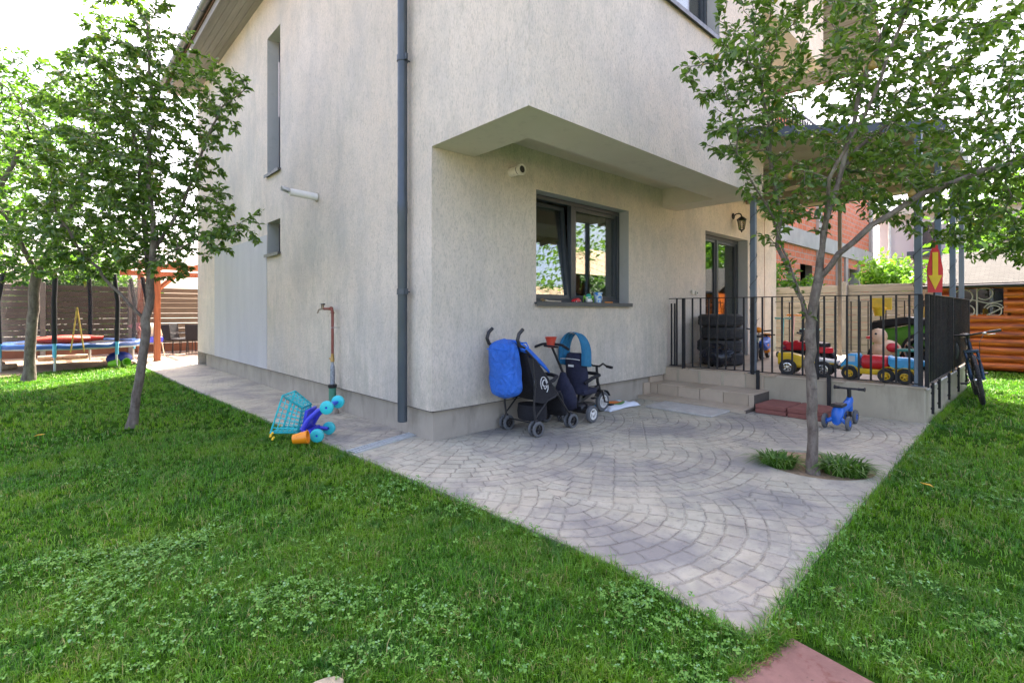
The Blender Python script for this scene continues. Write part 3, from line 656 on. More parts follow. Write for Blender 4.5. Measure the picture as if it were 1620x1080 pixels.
SH = SH.fin(SH.mix(SH.ramp(SH.noise(_o, 3, 5), .4, .7, 0, .4), _q.outputs[0], (.024, .022, .02)), .9, SH.bump(SH.noise(_o, 60, 4), .5, .01))
m = MB(); m.add([(-.32, -2.7, 1.86), (-.32, 1.98, 1.86), (1.65, 1.98, 2.72), (1.65, -2.7, 2.72), (3.6, -2.7, 1.86), (3.6, 1.98, 1.86)], [(0, 1, 2, 3), (3, 2, 5, 4)]); Sp(m, 'roof', SH, solid=.05, ang=0)
m = MB(); m.box(-.36, -.335, -2.72, 2.0, 1.80, 1.90); m.tube([(-.40, -2.72, 1.84), (-.40, 2.0, 1.84)], .035, 8); Sp(m, 'eave_gutter', BLACKP)

BLOCK = bricks('orange clay block', (.58, .15, .06), (.68, .21, .11), (.42, .33, .27), 1.0, .5, .22, .018, 'y')
nb = thing('brick_building', 'unfinished neighbouring house of orange clay blocks with grey concrete bands', 'building', (25, 9, 0))
def Nb(mb, name, mat, parent=None, **k): return mb.build(name, mat, parent or nb, world=True, **k)
m = MB(); wallgrid(m, 'y', 6.5, 17, 32, 0, 8.2, [(27.3, 29.2, 1.7, 3.3), (21.0, 22.4, 1.5, 3.1)]); Nb(m, 'wall', BLOCK)
m = MB(); m.box(17, 32.02, 6.4, 9, 3.75, 4.35); m.box(17, 32.02, 6.38, 9, 8.2, 8.5)
for x in (17, 22.9, 31.5): m.box(x, x + .5, 6.39, 6.9, 0, 3.75); m.box(x, x + .4, 6.39, 6.9, 4.35, 8.2)
m.box(25.6, 26.0, 6.39, 6.9, 0, 3.75)
Nb(m, 'concrete_frame', concrete('raw concrete', (.42, .40, .38), 1.2, .4))
m = MB(); m.box(26.9, 27.3, 6.42, 6.8, 1.5, 3.75); m.box(29.2, 29.5, 6.42, 6.8, 1.5, 3.75); f_ = Nb(m, 'window', concrete('window surround', (.38, .35, .32), 1.2, .4))
m = MB(); m.quad((27.3, 7.3, 1.5), (29.2, 7.3, 1.5), (29.2, 7.3, 3.4), (27.3, 7.3, 3.4)); m.quad((21, 7.3, 1.5), (22.4, 7.3, 1.5), (22.4, 7.3, 3.4), (21, 7.3, 3.4)); m.box(17, 32, 7.3, 14, 0, 8.2); Nb(m, 'inner_wall', simple('dim interior', (.09, .08, .07), .9))
pb = thing('pale_building', 'pale lilac rendered neighbouring house with a white downpipe and flat eaves', 'building', (33.2, 5, 0))
PALE = simple('pale lilac render', (.62, .54, .55), .9, 0, .05, .6)
m = MB(); m.box(33.2, 40, -2, 6.38, 0, 6.3); m.build('wall', PALE, pb, world=True)
m = MB(); m.box(32.7, 40.3, -2.4, 6.9, 6.3, 6.6); m.build('eaves', simple('cream eaves', (.62, .55, .46), .9), pb, world=True)
m = MB(); m.tube([(33.05, 5.9, 0), (33.05, 5.9, 6.3)], .07, 10); m.build('downpipe', WHITEP, pb, world=True)
m = MB(); m.box(33.1, 33.19, 3.9, 4.9, 4.35, 5.9); fw_ = m.build('window', WHITEP, pb, world=True)
m = MB(); m.box(33.06, 33.10, 4.0, 4.8, 4.45, 5.8); m.build('pane', simple('dark pane', (.05, .06, .07), .1), fw_, world=False).location = Vector((-33.2, -5, 0)) * 1
m = MB(); m.box(32.0, 33.19, 1.5, 5.0, 4.05, 4.3); m.build('balcony', simple('slate fascia', (.10, .11, .13), .6), pb, world=True)
# ---------------------------------------------------------------- vegetation
rng = np.random.default_rng(11)
def np_mesh(name, V, F, mat, parent=None, smooth=False):
    """V (n,3); F (m,4) or (m,3) with -1 padding allowed"""
    me = D.meshes.new(name); me.vertices.add(len(V)); me.vertices.foreach_set('co', np.asarray(V, dtype=np.float32).ravel())
    Fs = [f for f in (F if isinstance(F, list) else [F]) if len(f)]
    idx = np.concatenate([f.ravel() for f in Fs]); tot = np.concatenate([np.full(len(f), f.shape[1]) for f in Fs]); st = np.concatenate([[0], np.cumsum(tot)[:-1]])
    me.loops.add(len(idx)); me.loops.foreach_set('vertex_index', idx.astype(np.int32)); me.polygons.add(len(tot))
    me.polygons.foreach_set('loop_start', st.astype(np.int32)); me.polygons.foreach_set('loop_total', tot.astype(np.int32))
    if smooth: me.polygons.foreach_set('use_smooth', np.ones(len(tot), dtype=bool))
    me.update(calc_edges=True); me.materials.append(mat); o = D.objects.new(name, me); C.objects.link(o)
    if parent is not None: o.parent = parent
    return o
_tab = rng.random((64, 64))
def vnoise(x, y, sc):
    x = x * sc + 100.3; y = y * sc + 57.1; xi = np.floor(x).astype(int); yi = np.floor(y).astype(int); fx_ = x - xi; fy = y - yi
    fx_ = fx_ * fx_ * (3 - 2 * fx_); fy = fy * fy * (3 - 2 * fy); T = lambda a, b: _tab[a % 64, b % 64]
    return (T(xi, yi) * (1 - fx_) + T(xi + 1, yi) * fx_) * (1 - fy) + (T(xi, yi + 1) * (1 - fx_) + T(xi + 1, yi + 1) * fx_) * fy
def edge_x(y): return np.interp(y, [.80, 1.5, 4.2, 6.09, 10, 15.9], [2.05, 2.14, 2.07, 1.965, 1.83, 1.72])
SLAB = (2.18, .70)                                              # far corner of the red slab in the grass
def allowed(x, y, over=0.0):
    j = (vnoise(x, y, 9) - .5) * .05 + over
    patio = (x > edge_x(y) + j) & (y > np.interp(x, [2.05, 3.5, 7.5], [.80, .86, .96]) + j) & (x < 11.8)
    beyond = (x > 11.8) & (y > 5)
    soil = (y > 14.4 + .75 * np.clip((x + .3), 0, 1.6) + (vnoise(x, y, 1.5) - .5) * .8)
    slab = in_slab(x, y) | (np.hypot(x - .68, y - 1.69) < .065)
    return ~(patio | beyond | soil | slab)
def in_slab(x, y):
    u = (x - 2.19) * -.18 + (y - .71) * -.98; v = (x - 2.19) * -.98 + (y - .71) * .18      # local axes of the red slab
    return (u > 0) & (u < .5) & (v > -.055) & (v < .45)
def blades(n, xr, yr, dens_f, hgt, wid, seedh=1.0):
    nt = n // 7; tx = rng.uniform(*xr, nt); ty = rng.uniform(*yr, nt); q = rng.integers(0, nt, n); x = tx[q] + rng.normal(0, .011, n); y = ty[q] + rng.normal(0, .011, n); hs = rng.uniform(.6, 1.3, nt)[q]; k = allowed(x, y) & (rng.random(n) < dens_f(x, y)); x, y, hs = x[k], y[k], hs[k]; n = len(x)
    d = np.hypot(x, y); a = rng.uniform(0, 2 * PI, n); lean = rng.uniform(.15, 1.25, n); pat = vnoise(x, y, .9); pat2 = vnoise(x + 9, y, 3.1)
    h = hgt * hs * rng.uniform(.5, 1.25, n) * (.7 + .65 * pat2) * (.8 + .4 * pat); w = wid * rng.uniform(.7, 1.3, n)
    b = a + rng.uniform(-.5, .5, n) + PI / 2; dx, dy = np.cos(a), np.sin(a); sx, sy = np.cos(b) * w / 2, np.sin(b) * w / 2
    z0 = np.full(n, -.03); V = np.zeros((n, 5, 3)); l1 = lean * h * .28; l2 = lean * h * .95
    V[:, 0] = np.c_[x - sx, y - sy, z0]; V[:, 1] = np.c_[x + sx, y + sy, z0]
    V[:, 2] = np.c_[x + dx * l1 + sx * .8, y + dy * l1 + sy * .8, z0 + h * .6]; V[:, 3] = np.c_[x + dx * l1 - sx * .8, y + dy * l1 - sy * .8, z0 + h * .6]
    V[:, 4] = np.c_[x + dx * l2, y + dy * l2, z0 + h * (1.02 - .32 * lean)]
    return V
def fr(x, y, m=.35):                                             # keep what the camera or a side step of it could see
    dep = x * VIEW.x + y * VIEW.y; lat = np.abs(x * RIGHT.x + y * RIGHT.y); return (dep > .9) & (lat < dep * 1.08 + m + .35)
def bare(x, y):                                                  # thinner tufts and small bare spots
    return np.clip(1.25 - 1.5 * np.clip(vnoise(x + 31, y + 7, 4.3) - .74, 0, 1) * 4, .25, 1)
def dens(lo, hi):
    def f(x, y):
        d = np.hypot(x, y); return ((d >= lo) & (d < hi) & fr(x, y)) * bare(x, y)
    return f
GV = [blades(520000, (-1.2, 3.6), (-.6, 3.6), dens(0, 3.3), .038, .0030), blades(680000, (-1.8, 8.2), (-1.5, 7.0), dens(3.3, 6.5), .040, .0042), blades(9000, (-1.2, 3.6), (-.6, 3.6), dens(0, 3.6), .080, .0034),
      blades(620000, (-2.6, 16), (-3.5, 15.6), dens(6.5, 18), .046, .0068)]
# longer fringe hanging over the paving edges
def fringe(n, f, hgt):
    t_ = rng.random(n); P = np.array([f(a) for a in t_]); x = P[:, 0] + rng.normal(0, .02, n); y = P[:, 1] + rng.normal(0, .02, n); a = rng.uniform(0, 2 * PI, n)
    h = hgt * rng.uniform(.4, 1.3, n); w = np.full(n, .003); ln = rng.uniform(.2, 1.1, n); sx, sy = -np.sin(a) * w / 2, np.cos(a) * w / 2; dx, dy = np.cos(a), np.sin(a); V = np.zeros((n, 5, 3)); z = -.03
    V[:, 0] = np.c_[x - sx, y - sy, np.full(n, z)]; V[:, 1] = np.c_[x + sx, y + sy, np.full(n, z)]
    V[:, 2] = np.c_[x + dx * h * ln * .3 + sx, y + dy * h * ln * .3 + sy, z + h * .6]; V[:, 3] = np.c_[x + dx * h * ln * .3 - sx, y + dy * h * ln * .3 - sy, z + h * .6]; V[:, 4] = np.c_[x + dx * h * ln, y + dy * h * ln, z + h * (1 - .3 * ln)]
    return V
GV.append(fringe(4500, lambda a: (float(edge_x(.8 + 8 * a * a)) - .025, .8 + 8 * a * a), .06)); GV.append(fringe(2600, lambda a: (2.06 + 5.44 * a * a, .775 + .13 * a * a + .03 * min(1, a * 3)), .075))
GV.append(fringe(2500, lambda a: (2.2 - .4 * a, .735 + .05 * a), .05)); GV.append(fringe(2500, lambda a: (7.6 + 4.3 * a, .93), .09))
GV = np.concatenate(GV); n = len(GV); base = np.arange(n)[:, None] * 5
GRASS = turf('grass blade')
g = np_mesh('grass', GV.reshape(-1, 3), [base + np.array([0, 1, 2, 3]), base + np.array([3, 2, 4])], GRASS); g['kind'] = 'stuff'; g['label'] = 'short green lawn grass'
# clover
def clover(n, xr, yr, size, thr, zr=(.018, .045)):
    x = rng.uniform(*xr, n); y = rng.uniform(*yr, n); m = vnoise(x + 3, y + 11, 1.4) * .6 + vnoise(x, y, 4.5) * .4
    k = allowed(x, y, .03) & fr(x, y) & (m + rng.normal(0, .13, n) > thr); x, y = x[k], y[k]; n = len(x); s_ = size * rng.uniform(.45, 1.3, n); z = rng.uniform(*zr, n) - .01; a0 = rng.uniform(0, 2 * PI, n)
    tx, ty = rng.normal(0, .32, n), rng.normal(0, .32, n); out = []
    for q in range(3):
        a = a0 + q * 2 * PI / 3; c, s = np.cos(a), np.sin(a); P = []
        for (u, v, w) in ((0, 0, 0), (.6, -.42, .14), (1.05, -.36, .1), (.95, 0, -.02), (1.05, .36, .1), (.6, .42, .14)):
            X = (u * c - v * s) * s_; Y = (u * s + v * c) * s_; P.append(np.c_[x + X, y + Y, z + w * s_ + X * tx + Y * ty])
        out.append(np.stack(P, 1))
    return np.concatenate(out)
CV = np.concatenate([clover(30000, (-.8, 3.2), (-.3, 3.6), .0115, .70, (.014, .045)), clover(16000, (-.2, 2.2), (1.2, 3.6), .0115, .60, (.014, .045)), clover(16000, (-1.5, 2.2), (3.2, 7), .010, .88), clover(9000, (2.0, 6.5), (-1.2, .95), .011, .68)])
n = len(CV); base = np.arange(n)[:, None] * 6
CLOV = leafy('clover leaf', (.07, .20, .03), (.19, .385, .07), .3, .55, .3, dry=((.20, .38, .16), .12))
g = np_mesh('clover', CV.reshape(-1, 3), [base + np.array([0, 1, 2, 3]), base + np.array([0, 3, 4, 5])], CLOV); g['kind'] = 'stuff'; g['label'] = 'white clover growing through the lawn'

# ---- trees: space colonisation towards a hand-laid crown, then folded leaves along the shoots
def loc3(base, lat, dep, z): return np.array([base[0] + RIGHT.x * lat + VIEW.x * dep, base[1] + RIGHT.y * lat + VIEW.y * dep, z])
def cloud(base, lobes, rg):
    out = []
    for (la, de, z, ra, rb, rc, n) in lobes:
        u = rg.normal(size=(n, 3)); u /= np.linalg.norm(u, axis=1)[:, None]; u *= (rg.random((n, 1)) ** .40)
        out += [loc3(base, la + p[0] * ra, de + p[1] * rb, z + p[2] * rc) for p in u]
    return np.array(out)
def grow(base, seeds, att, step, infl, kill, rg, iters=90, up=.12):
    pos = []; par = []
    for pl, pi in seeds:
        P = [loc3(base, *p) for p in pl]; last = pi
        if last is None: pos.append(P[0]); par.append(-1); last = 0
        else: last = int(np.argmin([np.linalg.norm(q - P[0]) for q in pos])); P[0] = pos[last]
        for a, b in zip(P, P[1:]):
            k = max(1, int(np.linalg.norm(b - a) / step))
            for i in range(1, k + 1): pos.append(a + (b - a) * i / k + rg.normal(0, .006, 3)); par.append(last); last = len(pos) - 1
    pos = np.array(pos); par = list(par); att = att.copy(); alive = np.ones(len(att), bool)
    d = np.linalg.norm(att[:, None] - pos[None], axis=2); near = d.argmin(1); nd = d.min(1); alive &= nd > kill
    for it in range(iters):
        m = alive & (nd < infl)
        if not m.any(): infl *= 1.3; m = alive & (nd < infl)
        if not m.any(): break
        v = att[m] - pos[near[m]]; v /= np.linalg.norm(v, axis=1)[:, None]; acc = np.zeros_like(pos); np.add.at(acc, near[m], v); ids = np.unique(near[m]); q = acc[ids]
        q /= (np.linalg.norm(q, axis=1)[:, None] + 1e-6); q += rg.normal(0, .16, q.shape); q[:, 2] += up; q /= np.linalg.norm(q, axis=1)[:, None]
        new = pos[ids] + q * step; dd = np.linalg.norm(new[:, None] - pos[None], axis=2).min(1); ok = dd > step * .45; new = new[ok]; ids = ids[ok]
        if not len(new): break
        n0 = len(pos); pos = np.vstack([pos, new]); par += ids.tolist(); d = np.linalg.norm(att[:, None] - new[None], axis=2); j = d.argmin(1); dm = d.min(1); b = dm < nd; nd[b] = dm[b]; near[b] = j[b] + n0; alive &= nd > kill
    return pos, np.array(par)
LEAFV = np.array([(0, 0, 0), (.26, -.21, .07), (.26, 0, 0), (.26, .21, .07), (.62, -.23, .03), (.62, 0, -.06), (.62, .23, .03), (1.0, 0, -.24)])
LQ = np.array([(1, 4, 5, 2), (2, 5, 6, 3)]); LT = np.array([(0, 1, 2), (0, 2, 3), (4, 7, 5), (5, 7, 6)])
def leaf_mesh(name, P, Dr, L, mat, parent, rg, origin, up=.75):
    n = len(P); t = Dr / (np.linalg.norm(Dr, axis=1)[:, None] + 1e-9); nrm = rg.normal(0, .55, (n, 3)); nrm[:, 2] += up; nrm -= t * (nrm * t).sum(1)[:, None]; nrm /= np.linalg.norm(nrm, axis=1)[:, None] + 1e-9
    s = np.cross(nrm, t); wv = rg.uniform(.85, 1.2, n); V = np.zeros((n, 8, 3)); curl = rg.uniform(.3, 1.8, n)
    for i, (a, b, c) in enumerate(LEAFV): V[:, i] = P + t * (a * L)[:, None] + s * (b * L * wv)[:, None] + nrm * (c * L * curl)[:, None]
    V -= np.array(origin); base = np.arange(n)[:, None, None] * 8
    return np_mesh(name, V.reshape(-1, 3), [(base + LQ[None]).reshape(-1, 4), (base + LT[None]).reshape(-1, 3)], mat, parent, smooth=True)
def tree(name, label, base, seeds, lobes, seed, r0, leaf=(.055, .09), per=3.0, step=.11, infl=.55, kill=.15, mat=None, group=None, barkm=None, tip=.0024, droop=.35, cat='tree'):
    rg = np.random.default_rng(seed); att = cloud(base, lobes, rg); pos, par = grow(base, seeds, att, step, infl, kill, rg); n = len(pos)
    ch = [[] for _ in range(n)]
    for i in range(1, n): ch[par[i]].append(i)
    r = np.zeros(n); e = 2.08
    for i in range(n - 1, -1, -1): r[i] = tip if not ch[i] else sum(r[c] ** e for c in ch[i]) ** (1 / e)
    # children always follow their parents in the list, so one backward pass is enough
    r = tip + (r - tip) * (r0 - tip) / (r[0] - tip)
    t = thing(name, label, cat, (base[0], base[1], 0), 0, group); org = (base[0], base[1], 0); mb = MB(); stack = [0]; starts = [(0, None)]
    while starts:
        i, p0 = starts.pop(); pts = [pos[i]] if p0 is None else [pos[p0], pos[i]]; rr = [r[i]] if p0 is None else [min(r[p0], r[i] * 1.15), r[i]]
        while ch[i]:
            c = sorted(ch[i], key=lambda q: -r[q])
            for o in c[1:]: starts.append((o, i))
            i = c[0]; pts.append(pos[i]); rr.append(r[i])
        if p0 is None: rr[0] *= 1.45; rr[1] *= 1.12
        if len(pts) > 1:
            q = [Vector(a) - Vector(org) for a in pts]; mb.tube(q, rr, 12 if max(rr) > .03 else (6 if max(rr) > .008 else 4), cap=False)
    mb.build('trunk', barkm or BARK, t, ang=80)
    P = []; Dr = []
    for i in range(1, n):
        if r[i] < tip * 4.2:
            dv = pos[i] - pos[par[i]]; k = rg.poisson(per * (1.5 if not ch[i] else 1))
            for _ in range(k):
                f = rg.random(); o = rg.normal(0, 1, 3); o[2] = o[2] * .5 - droop; o += dv / step * .9; P.append(pos[par[i]] + dv * f + o / np.linalg.norm(o) * .014); Dr.append(o)
    P = np.array(P); Dr = np.array(Dr); L = rg.uniform(*leaf, len(P)) * (1 - .35 * (rg.random(len(P)) < .2))
    leaf_mesh('crown', P, Dr, L, mat or LEAF, t, rg, org); print(name, 'nodes', n, 'leaves', len(P)); return t, pos, r
LEAF = leafy('pear leaf', (.022, .066, .014), (.185, .28, .05), .6, .28, .42, dry=((.26, .20, .03), .015))
LEAFB = leafy('light leaf', (.025, .085, .012), (.10, .215, .028), .5, .38, .40)
TB = (4.58, 1.32)
s = .00514
def px(pl, x0, sc, dep): return [((a - x0) * sc, d_, 1.3 - (b - 492) * sc * (1 + 0 * d_)) for (a, b), d_ in zip(pl, dep)]
seeds = [([(0, 0, -.04), (-.01, 0, .35), (-.02, 0, .75), (-.03, 0, 1.10), (-.03, 0, 1.2)], None),
    (px([(1282, 512), (1225, 395), (1197, 332), (1165, 300), (1140, 262)], 1287, s, [0, -.12, -.18, -.25, -.3]), 1),
    (px([(1283, 505), (1267, 437), (1250, 385), (1262, 330), (1240, 200), (1232, 60)], 1287, s, [0, .12, .2, .25, .3, .3]), 1),
    (px([(1283, 505), (1290, 440), (1290, 370), (1315, 290), (1350, 170), (1400, 40)], 1287, s, [0, -.05, -.1, -.1, -.05, 0]), 1),
    (px([(1290, 440), (1310, 405), (1345, 365), (1400, 325), (1460, 300), (1560, 270), (1650, 240)], 1287, s, [-.05, -.15, -.25, -.35, -.4, -.45, -.4]), 1),
    (px([(1290, 420), (1320, 350), (1370, 260), (1440, 190), (1530, 130)], 1287, s, [-.06, .1, .35, .55, .7]), 1),
    (px([(1262, 330), (1235, 290), (1215, 200), (1190, 120)], 1287, s, [.25, .1, 0, -.1]), 1),
    (px([(1290, 370), (1270, 300), (1300, 200), (1330, 60)], 1287, s, [-.1, -.35, -.6, -.8]), 1)]
lobes = [(-.35, .1, 3.55, .42, .6, .95, 300), (.45, -.1, 3.35, .95, 1.2, 1.0, 800), (.55, 0, 2.5, 1.0, 1.0, .5, 420), (1.45, .1, 2.75, 1.0, 1.1, .95, 950), (2.3, 0, 2.4, .8, 1.0, .8, 520), (1.8, 0, 1.98, .65, .8, .36, 380), (1.1, .1, 2.25, .6, .7, .3, 240),
    (-.80, -.2, 3.15, .40, .45, .28, 170), (-.72, -.2, 2.68, .30, .40, .26, 110), (-.60, -.2, 2.38, .22, .3, .2, 60), (-.15, 0, 2.15, .45, .5, .32, 120), (1.5, .2, 3.8, 1.1, 1.0, .5, 380), (.9, -.2, 4.1, 1.2, 1.0, .4, 260), (-.45, 0, 2.9, .4, .5, .4, 160)]
rt, rp, rr_ = tree('pear_tree', 'young pear tree with forked grey trunk growing from a round pit in the patio', TB, seeds, lobes, 5, .040, (.042, .078), 7.6, .10, .5, .135, group='pear trees in the garden')
PEAR = simple('pear skin', (.34, .22, .05), .45, 0, .25, 14)
for (a, b, dz) in ((1318, 132, -.5), (1480, 62, .0), (1236, 262, -.2), (1400, 300, -.3)):
    c = loc3(TB, (a - 1287) * s * .95, dz, 1.3 - (b - 492) * s * .95); i = int(np.argmin(np.linalg.norm(rp - c, axis=1))); c = rp[i] - np.array([TB[0], TB[1], .07])
    m = MB(); m.lathe([(0, -.032), (.018, -.029), (.028, -.012), (.028, .002), (.018, .022), (.009, .036), (0, .04)], 12, M(c)); m.tube([(c[0], c[1], c[2] + .036), (c[0], c[1], c[2] + .075)], .0018, 4); m.build('pear', PEAR, rt, ang=60)
TL = (.74, 7.17); s = .00722
seeds = [([(0, 0, -.04), (.06, 0, .35), (.13, 0, .80), (.17, 0, 1.2), (.2, 0, 1.35)], None),
    (px([(225, 505), (190, 455), (150, 398), (125, 340)], 208, s, [0, -.1, -.2, -.3]), 1), (px([(236, 488), (225, 440), (205, 370), (190, 250), (165, 130)], 208, s, [0, .1, .25, .3, .3]), 1),
    (px([(236, 488), (245, 434), (254, 380), (245, 280), (240, 160), (232, 30)], 208, s, [0, -.05, -.1, -.1, 0, 0]), 1), (px([(250, 410), (300, 395), (350, 380), (400, 360), (432, 342)], 208, s, [-.05, -.2, -.3, -.3, -.3]), 1),
    (px([(250, 390), (280, 320), (310, 240), (350, 170), (390, 140)], 208, s, [-.05, .1, .1, .0, 0]), 1)]
lobes = [(.02, 0, 3.2, .82, .95, 1.3, 1700), (-.25, 0, 4.4, .3, .4, .55, 140), (.25, 0, 4.6, .25, .3, .7, 140), (.05, 0, 4.5, .2, .3, .6, 90), (-.7, 0, 3.6, .3, .4, .4, 120), (.72, 0, 3.5, .48, .55, .75, 420), (1.15, 0, 3.9, .28, .3, .22, 70), (.75, 0, 2.5, .40, .6, .6, 200), (1.1, -.2, 2.15, .5, .4, .26, 170), (1.5, -.3, 2.3, .2, .2, .12, 30),
    (-.50, 0, 2.2, .60, .8, .60, 520), (-.55, 0, 3.0, .55, .7, .9, 420), (-.35, 0, 3.9, .45, .5, .45, 160), (.35, 0, 1.95, .5, .6, .35, 200), (.5, 0, 4.1, .45, .5, .5, 180)]
tree('pear_tree', 'young pear tree with leaning trunk standing alone on the lawn beside the long wall', TL, seeds, lobes, 8, .046, (.043, .082), 13.5, .11, .55, .15, group='pear trees in the garden')
TF = (-.2, 13.29); s = .01203
seeds = [([(0, 0, -.04), (.05, 0, .8), (.12, 0, 1.7), (.16, 0, 2.0)], None)] + [([(.16, 0, 2.0), (a, d_, 3.0), (a * 1.8, d_ * 1.6, 4.6)], 1) for a, d_ in ((-.6, .2), (.1, -.5), (.3, .5), (.8, -.1))] + [([(.16, 0, 1.95), (-.7, -.3, 2.3)], 1), ([(.16, 0, 1.95), (1.2, -.2, 2.2)], 1)]
lobes = [(.3, 0, 4.2, 2.1, 1.7, 2.1, 2900), (-.4, 0, 5.6, .5, .6, .9, 90), (.9, 0, 5.2, .4, .5, .9, 80), (.5, -.2, 2.55, 2.1, 1.2, .75, 1300), (1.5, .1, 4.2, .9, .9, .9, 350), (1.9, 0, 3.2, .7, .8, .9, 200)]
tree('pear_tree', 'pear tree with pale straight trunk in front of the trampoline', TF, seeds, lobes, 21, .082, (.075, .12), 7.0, .17, .8, .24, mat=LEAFB, group='pear trees in the garden', tip=.004)
TX = (-1.25, 10.2)
seeds = [([(0, 0, -.04), (.02, 0, .8), (.05, 0, 1.6)], None)] + [([(.05, 0, 1.6), (a, d_, 2.6), (a * 1.8, d_ * 1.6, 3.8)], 1) for a, d_ in ((-.5, .2), (.1, -.4), (.6, .3))]
lobes = [(.4, 0, 3.1, 1.7, 1.2, 1.6, 1700), (.5, 0, 2.1, 1.4, .9, .6, 500), (.9, 0, 3.9, .7, .7, .6, 250)]
tree('pear_tree', 'bright leaved pear tree whose crown reaches in at the frame edge', TX, seeds, lobes, 33, .07, (.06, .095), 7.0, .15, .7, .2, mat=LEAFB, group='pear trees in the garden', tip=.0035)
# trees and shrubs beyond the fences
def shrub(name, label, base, z0, rad, n, leaf, seed, mat, cat, group=None, trunk=True):
    rg = np.random.default_rng(seed); t = thing(name, label, cat, (base[0], base[1], 0), 0, group); lob = [rg.normal(0, .42, 3) for _ in range(9)]
    P = []
    for i in range(n):
        u = rg.normal(size=3); u /= np.linalg.norm(u); c = lob[i % 9]; q = c + u * (.48 + .14 * rg.normal()); P.append((q[0] * rad[0], q[1] * rad[0], z0 + rad[1] + q[2] * rad[1]))
    P = np.array(P); P = P[P[:, 2] > .05]; Dr = rg.normal(size=P.shape) + (P - np.array([0, 0, z0 + rad[1]])) * .6; leaf_mesh('crown', P, Dr, rg.uniform(leaf * .6, leaf * 1.2, len(P)), mat, t, rg, (0, 0, 0))
    m = MB(); m.tube([(0, 0, -.05), (.03, 0, z0 * .6 + .1), (0, .03, z0 + rad[1])], [.05 * rad[0] + .02, .04 * rad[0] + .015, .02], 8)
    for c in lob: m.tube([(0, .02, z0 + rad[1] * .4), (c[0] * rad[0] * .5, c[1] * rad[0] * .5, z0 + rad[1] * .8), (c[0] * rad[0], c[1] * rad[0], z0 + rad[1] + c[2] * rad[1])], [.025 * rad[0] + .01, .015 * rad[0] + .006, .008], 6)
    m.build('trunk', BARK, t); return t
LEAFY = leafy('bright leaf', (.10, .22, .02), (.22, .40, .05), .4, .45, .5)
shrub('shrub', 'bright yellow green shrub rising above the plank fence before the lilac house', (17.4, 2.9), 1.2, (.85, .85), 2600, .15, 1, LEAFY, 'shrub')
shrub('shrub', 'green shrub showing between the porch wall corner and the brick building', (16.6, 5.35), .9, (.8, .75), 1800, .15, 2, LEAFB, 'shrub')
shrub('background_tree', 'leafy green tree standing just behind the cabin roof', (21, .9), 1.2, (2.0, 1.9), 4200, .28, 3, LEAFB, 'tree', 'trees beyond the fences')
shrub('background_tree', 'farther tree behind the cabin at the frame edge', (25, -1.6), 1.5, (2.6, 2.4), 4200, .34, 4, LEAFY, 'tree', 'trees beyond the fences')
shrub('background_tree', 'dark tree behind the board fence past the trampoline', (-2.9, 23), 1.6, (2.6, 2.6), 5200, .25, 6, LEAF, 'tree', 'trees beyond the fences')
shrub('background_tree', 'low tree behind the board fence between the trampoline and the pergola', (1.2, 23.5), .9, (1.9, 1.5), 3400, .22, 7, LEAFB, 'tree', 'trees beyond the fences')
# garden opposite the house, seen only mirrored in the panes
HG = wood('reflected pergola timber', (.10, .045, .02), (.2, .09, .04), 2)
shrub('hedge', 'tall leafy hedge along the garden edge opposite the windows', (15, -8.5), .1, (3.4, 2.9), 9000, .22, 9, LEAFB, 'hedge'); shrub('hedge', 'second stretch of leafy hedge opposite the windows', (20.5, -8.2), .1, (3.4, 2.8), 9000, .22, 10, LEAFB, 'hedge')
gz = thing('garden_gazebo', 'brown timber gazebo with braced posts opposite the terrace', 'gazebo', (15, -3.4, 0))
for (x, y) in ((-1.8, 1.2), (1.8, 1.2), (-1.8, -1.4), (1.8, -1.4)):
    m = MB(); m.box(x - .07, x + .07, y - .07, y + .07, 0, 2.5); m.build('post', HG, gz); m = MB(); sg = -1 if x > 0 else 1
    m.tube([(x, y, 1.75), (x + sg * .6, y, 2.45)], .05, 4); m.tube([(x, y, 1.75), (x - sg * .5, y, 2.45)], .05, 4); m.build('brace', HG, gz)
m = MB(); m.add([(-5, 2.2, 2.45), (4, 2.2, 2.45), (4, -2.2, 4.1), (-5, -2.2, 4.1), (4, -5, 3.0), (-5, -5, 3.0)], [(0, 1, 2, 3), (3, 2, 4, 5)])
for q in range(8): m.tube([(-4.8 + q * 1.2, 2.2, 2.40), (-4.8 + q * 1.2, -2.2, 4.05)], .06, 4)
m.build('roof_deck', simple('pale ply', (.40, .30, .20), .8), gz)

# plants in the tree pit
def tuft(name, label, c, n, L, seed, rad, cat='plant'):
    rg = np.random.default_rng(seed); t = thing(name, label, cat, (c[0], c[1], 0)); m = MB()
    for i in range(n):
        a = rg.uniform(0, 2 * PI); rr2 = rad * math.sqrt(rg.random()); b = Vector((rr2 * math.cos(a), rr2 * math.sin(a), -.03)); a2 = a + rg.normal(0, .7); l = L * rg.uniform(.5, 1.1); w_ = .007 * rg.uniform(.7, 1.5)
        d_ = Vector((math.cos(a2), math.sin(a2), 0)); s_ = Vector((-d_.y, d_.x, 0)) * w_; lean = rg.uniform(.3, 1.0); pts = []
        for k in range(5):
            q = k / 4; pts.append(b + d_ * (l * lean * q * (.4 + .6 * q)) + Vector((0, 0, l * (q * 1.05 - (.55 + .3 * lean) * q * q))))
        vs = [];
        for k, p_ in enumerate(pts): ww = (1 - (k / 4) ** 2) + .05; vs += [p_ - s_ * ww, p_ + s_ * ww]
        m.add(vs, [(2 * k, 2 * k + 1, 2 * k + 3, 2 * k + 2) for k in range(4)])
    o = m.build('foliage', DAY, t); return t
DAY = leafy('strap leaf', (.035, .11, .014), (.12, .25, .04), .4, .4, .35)
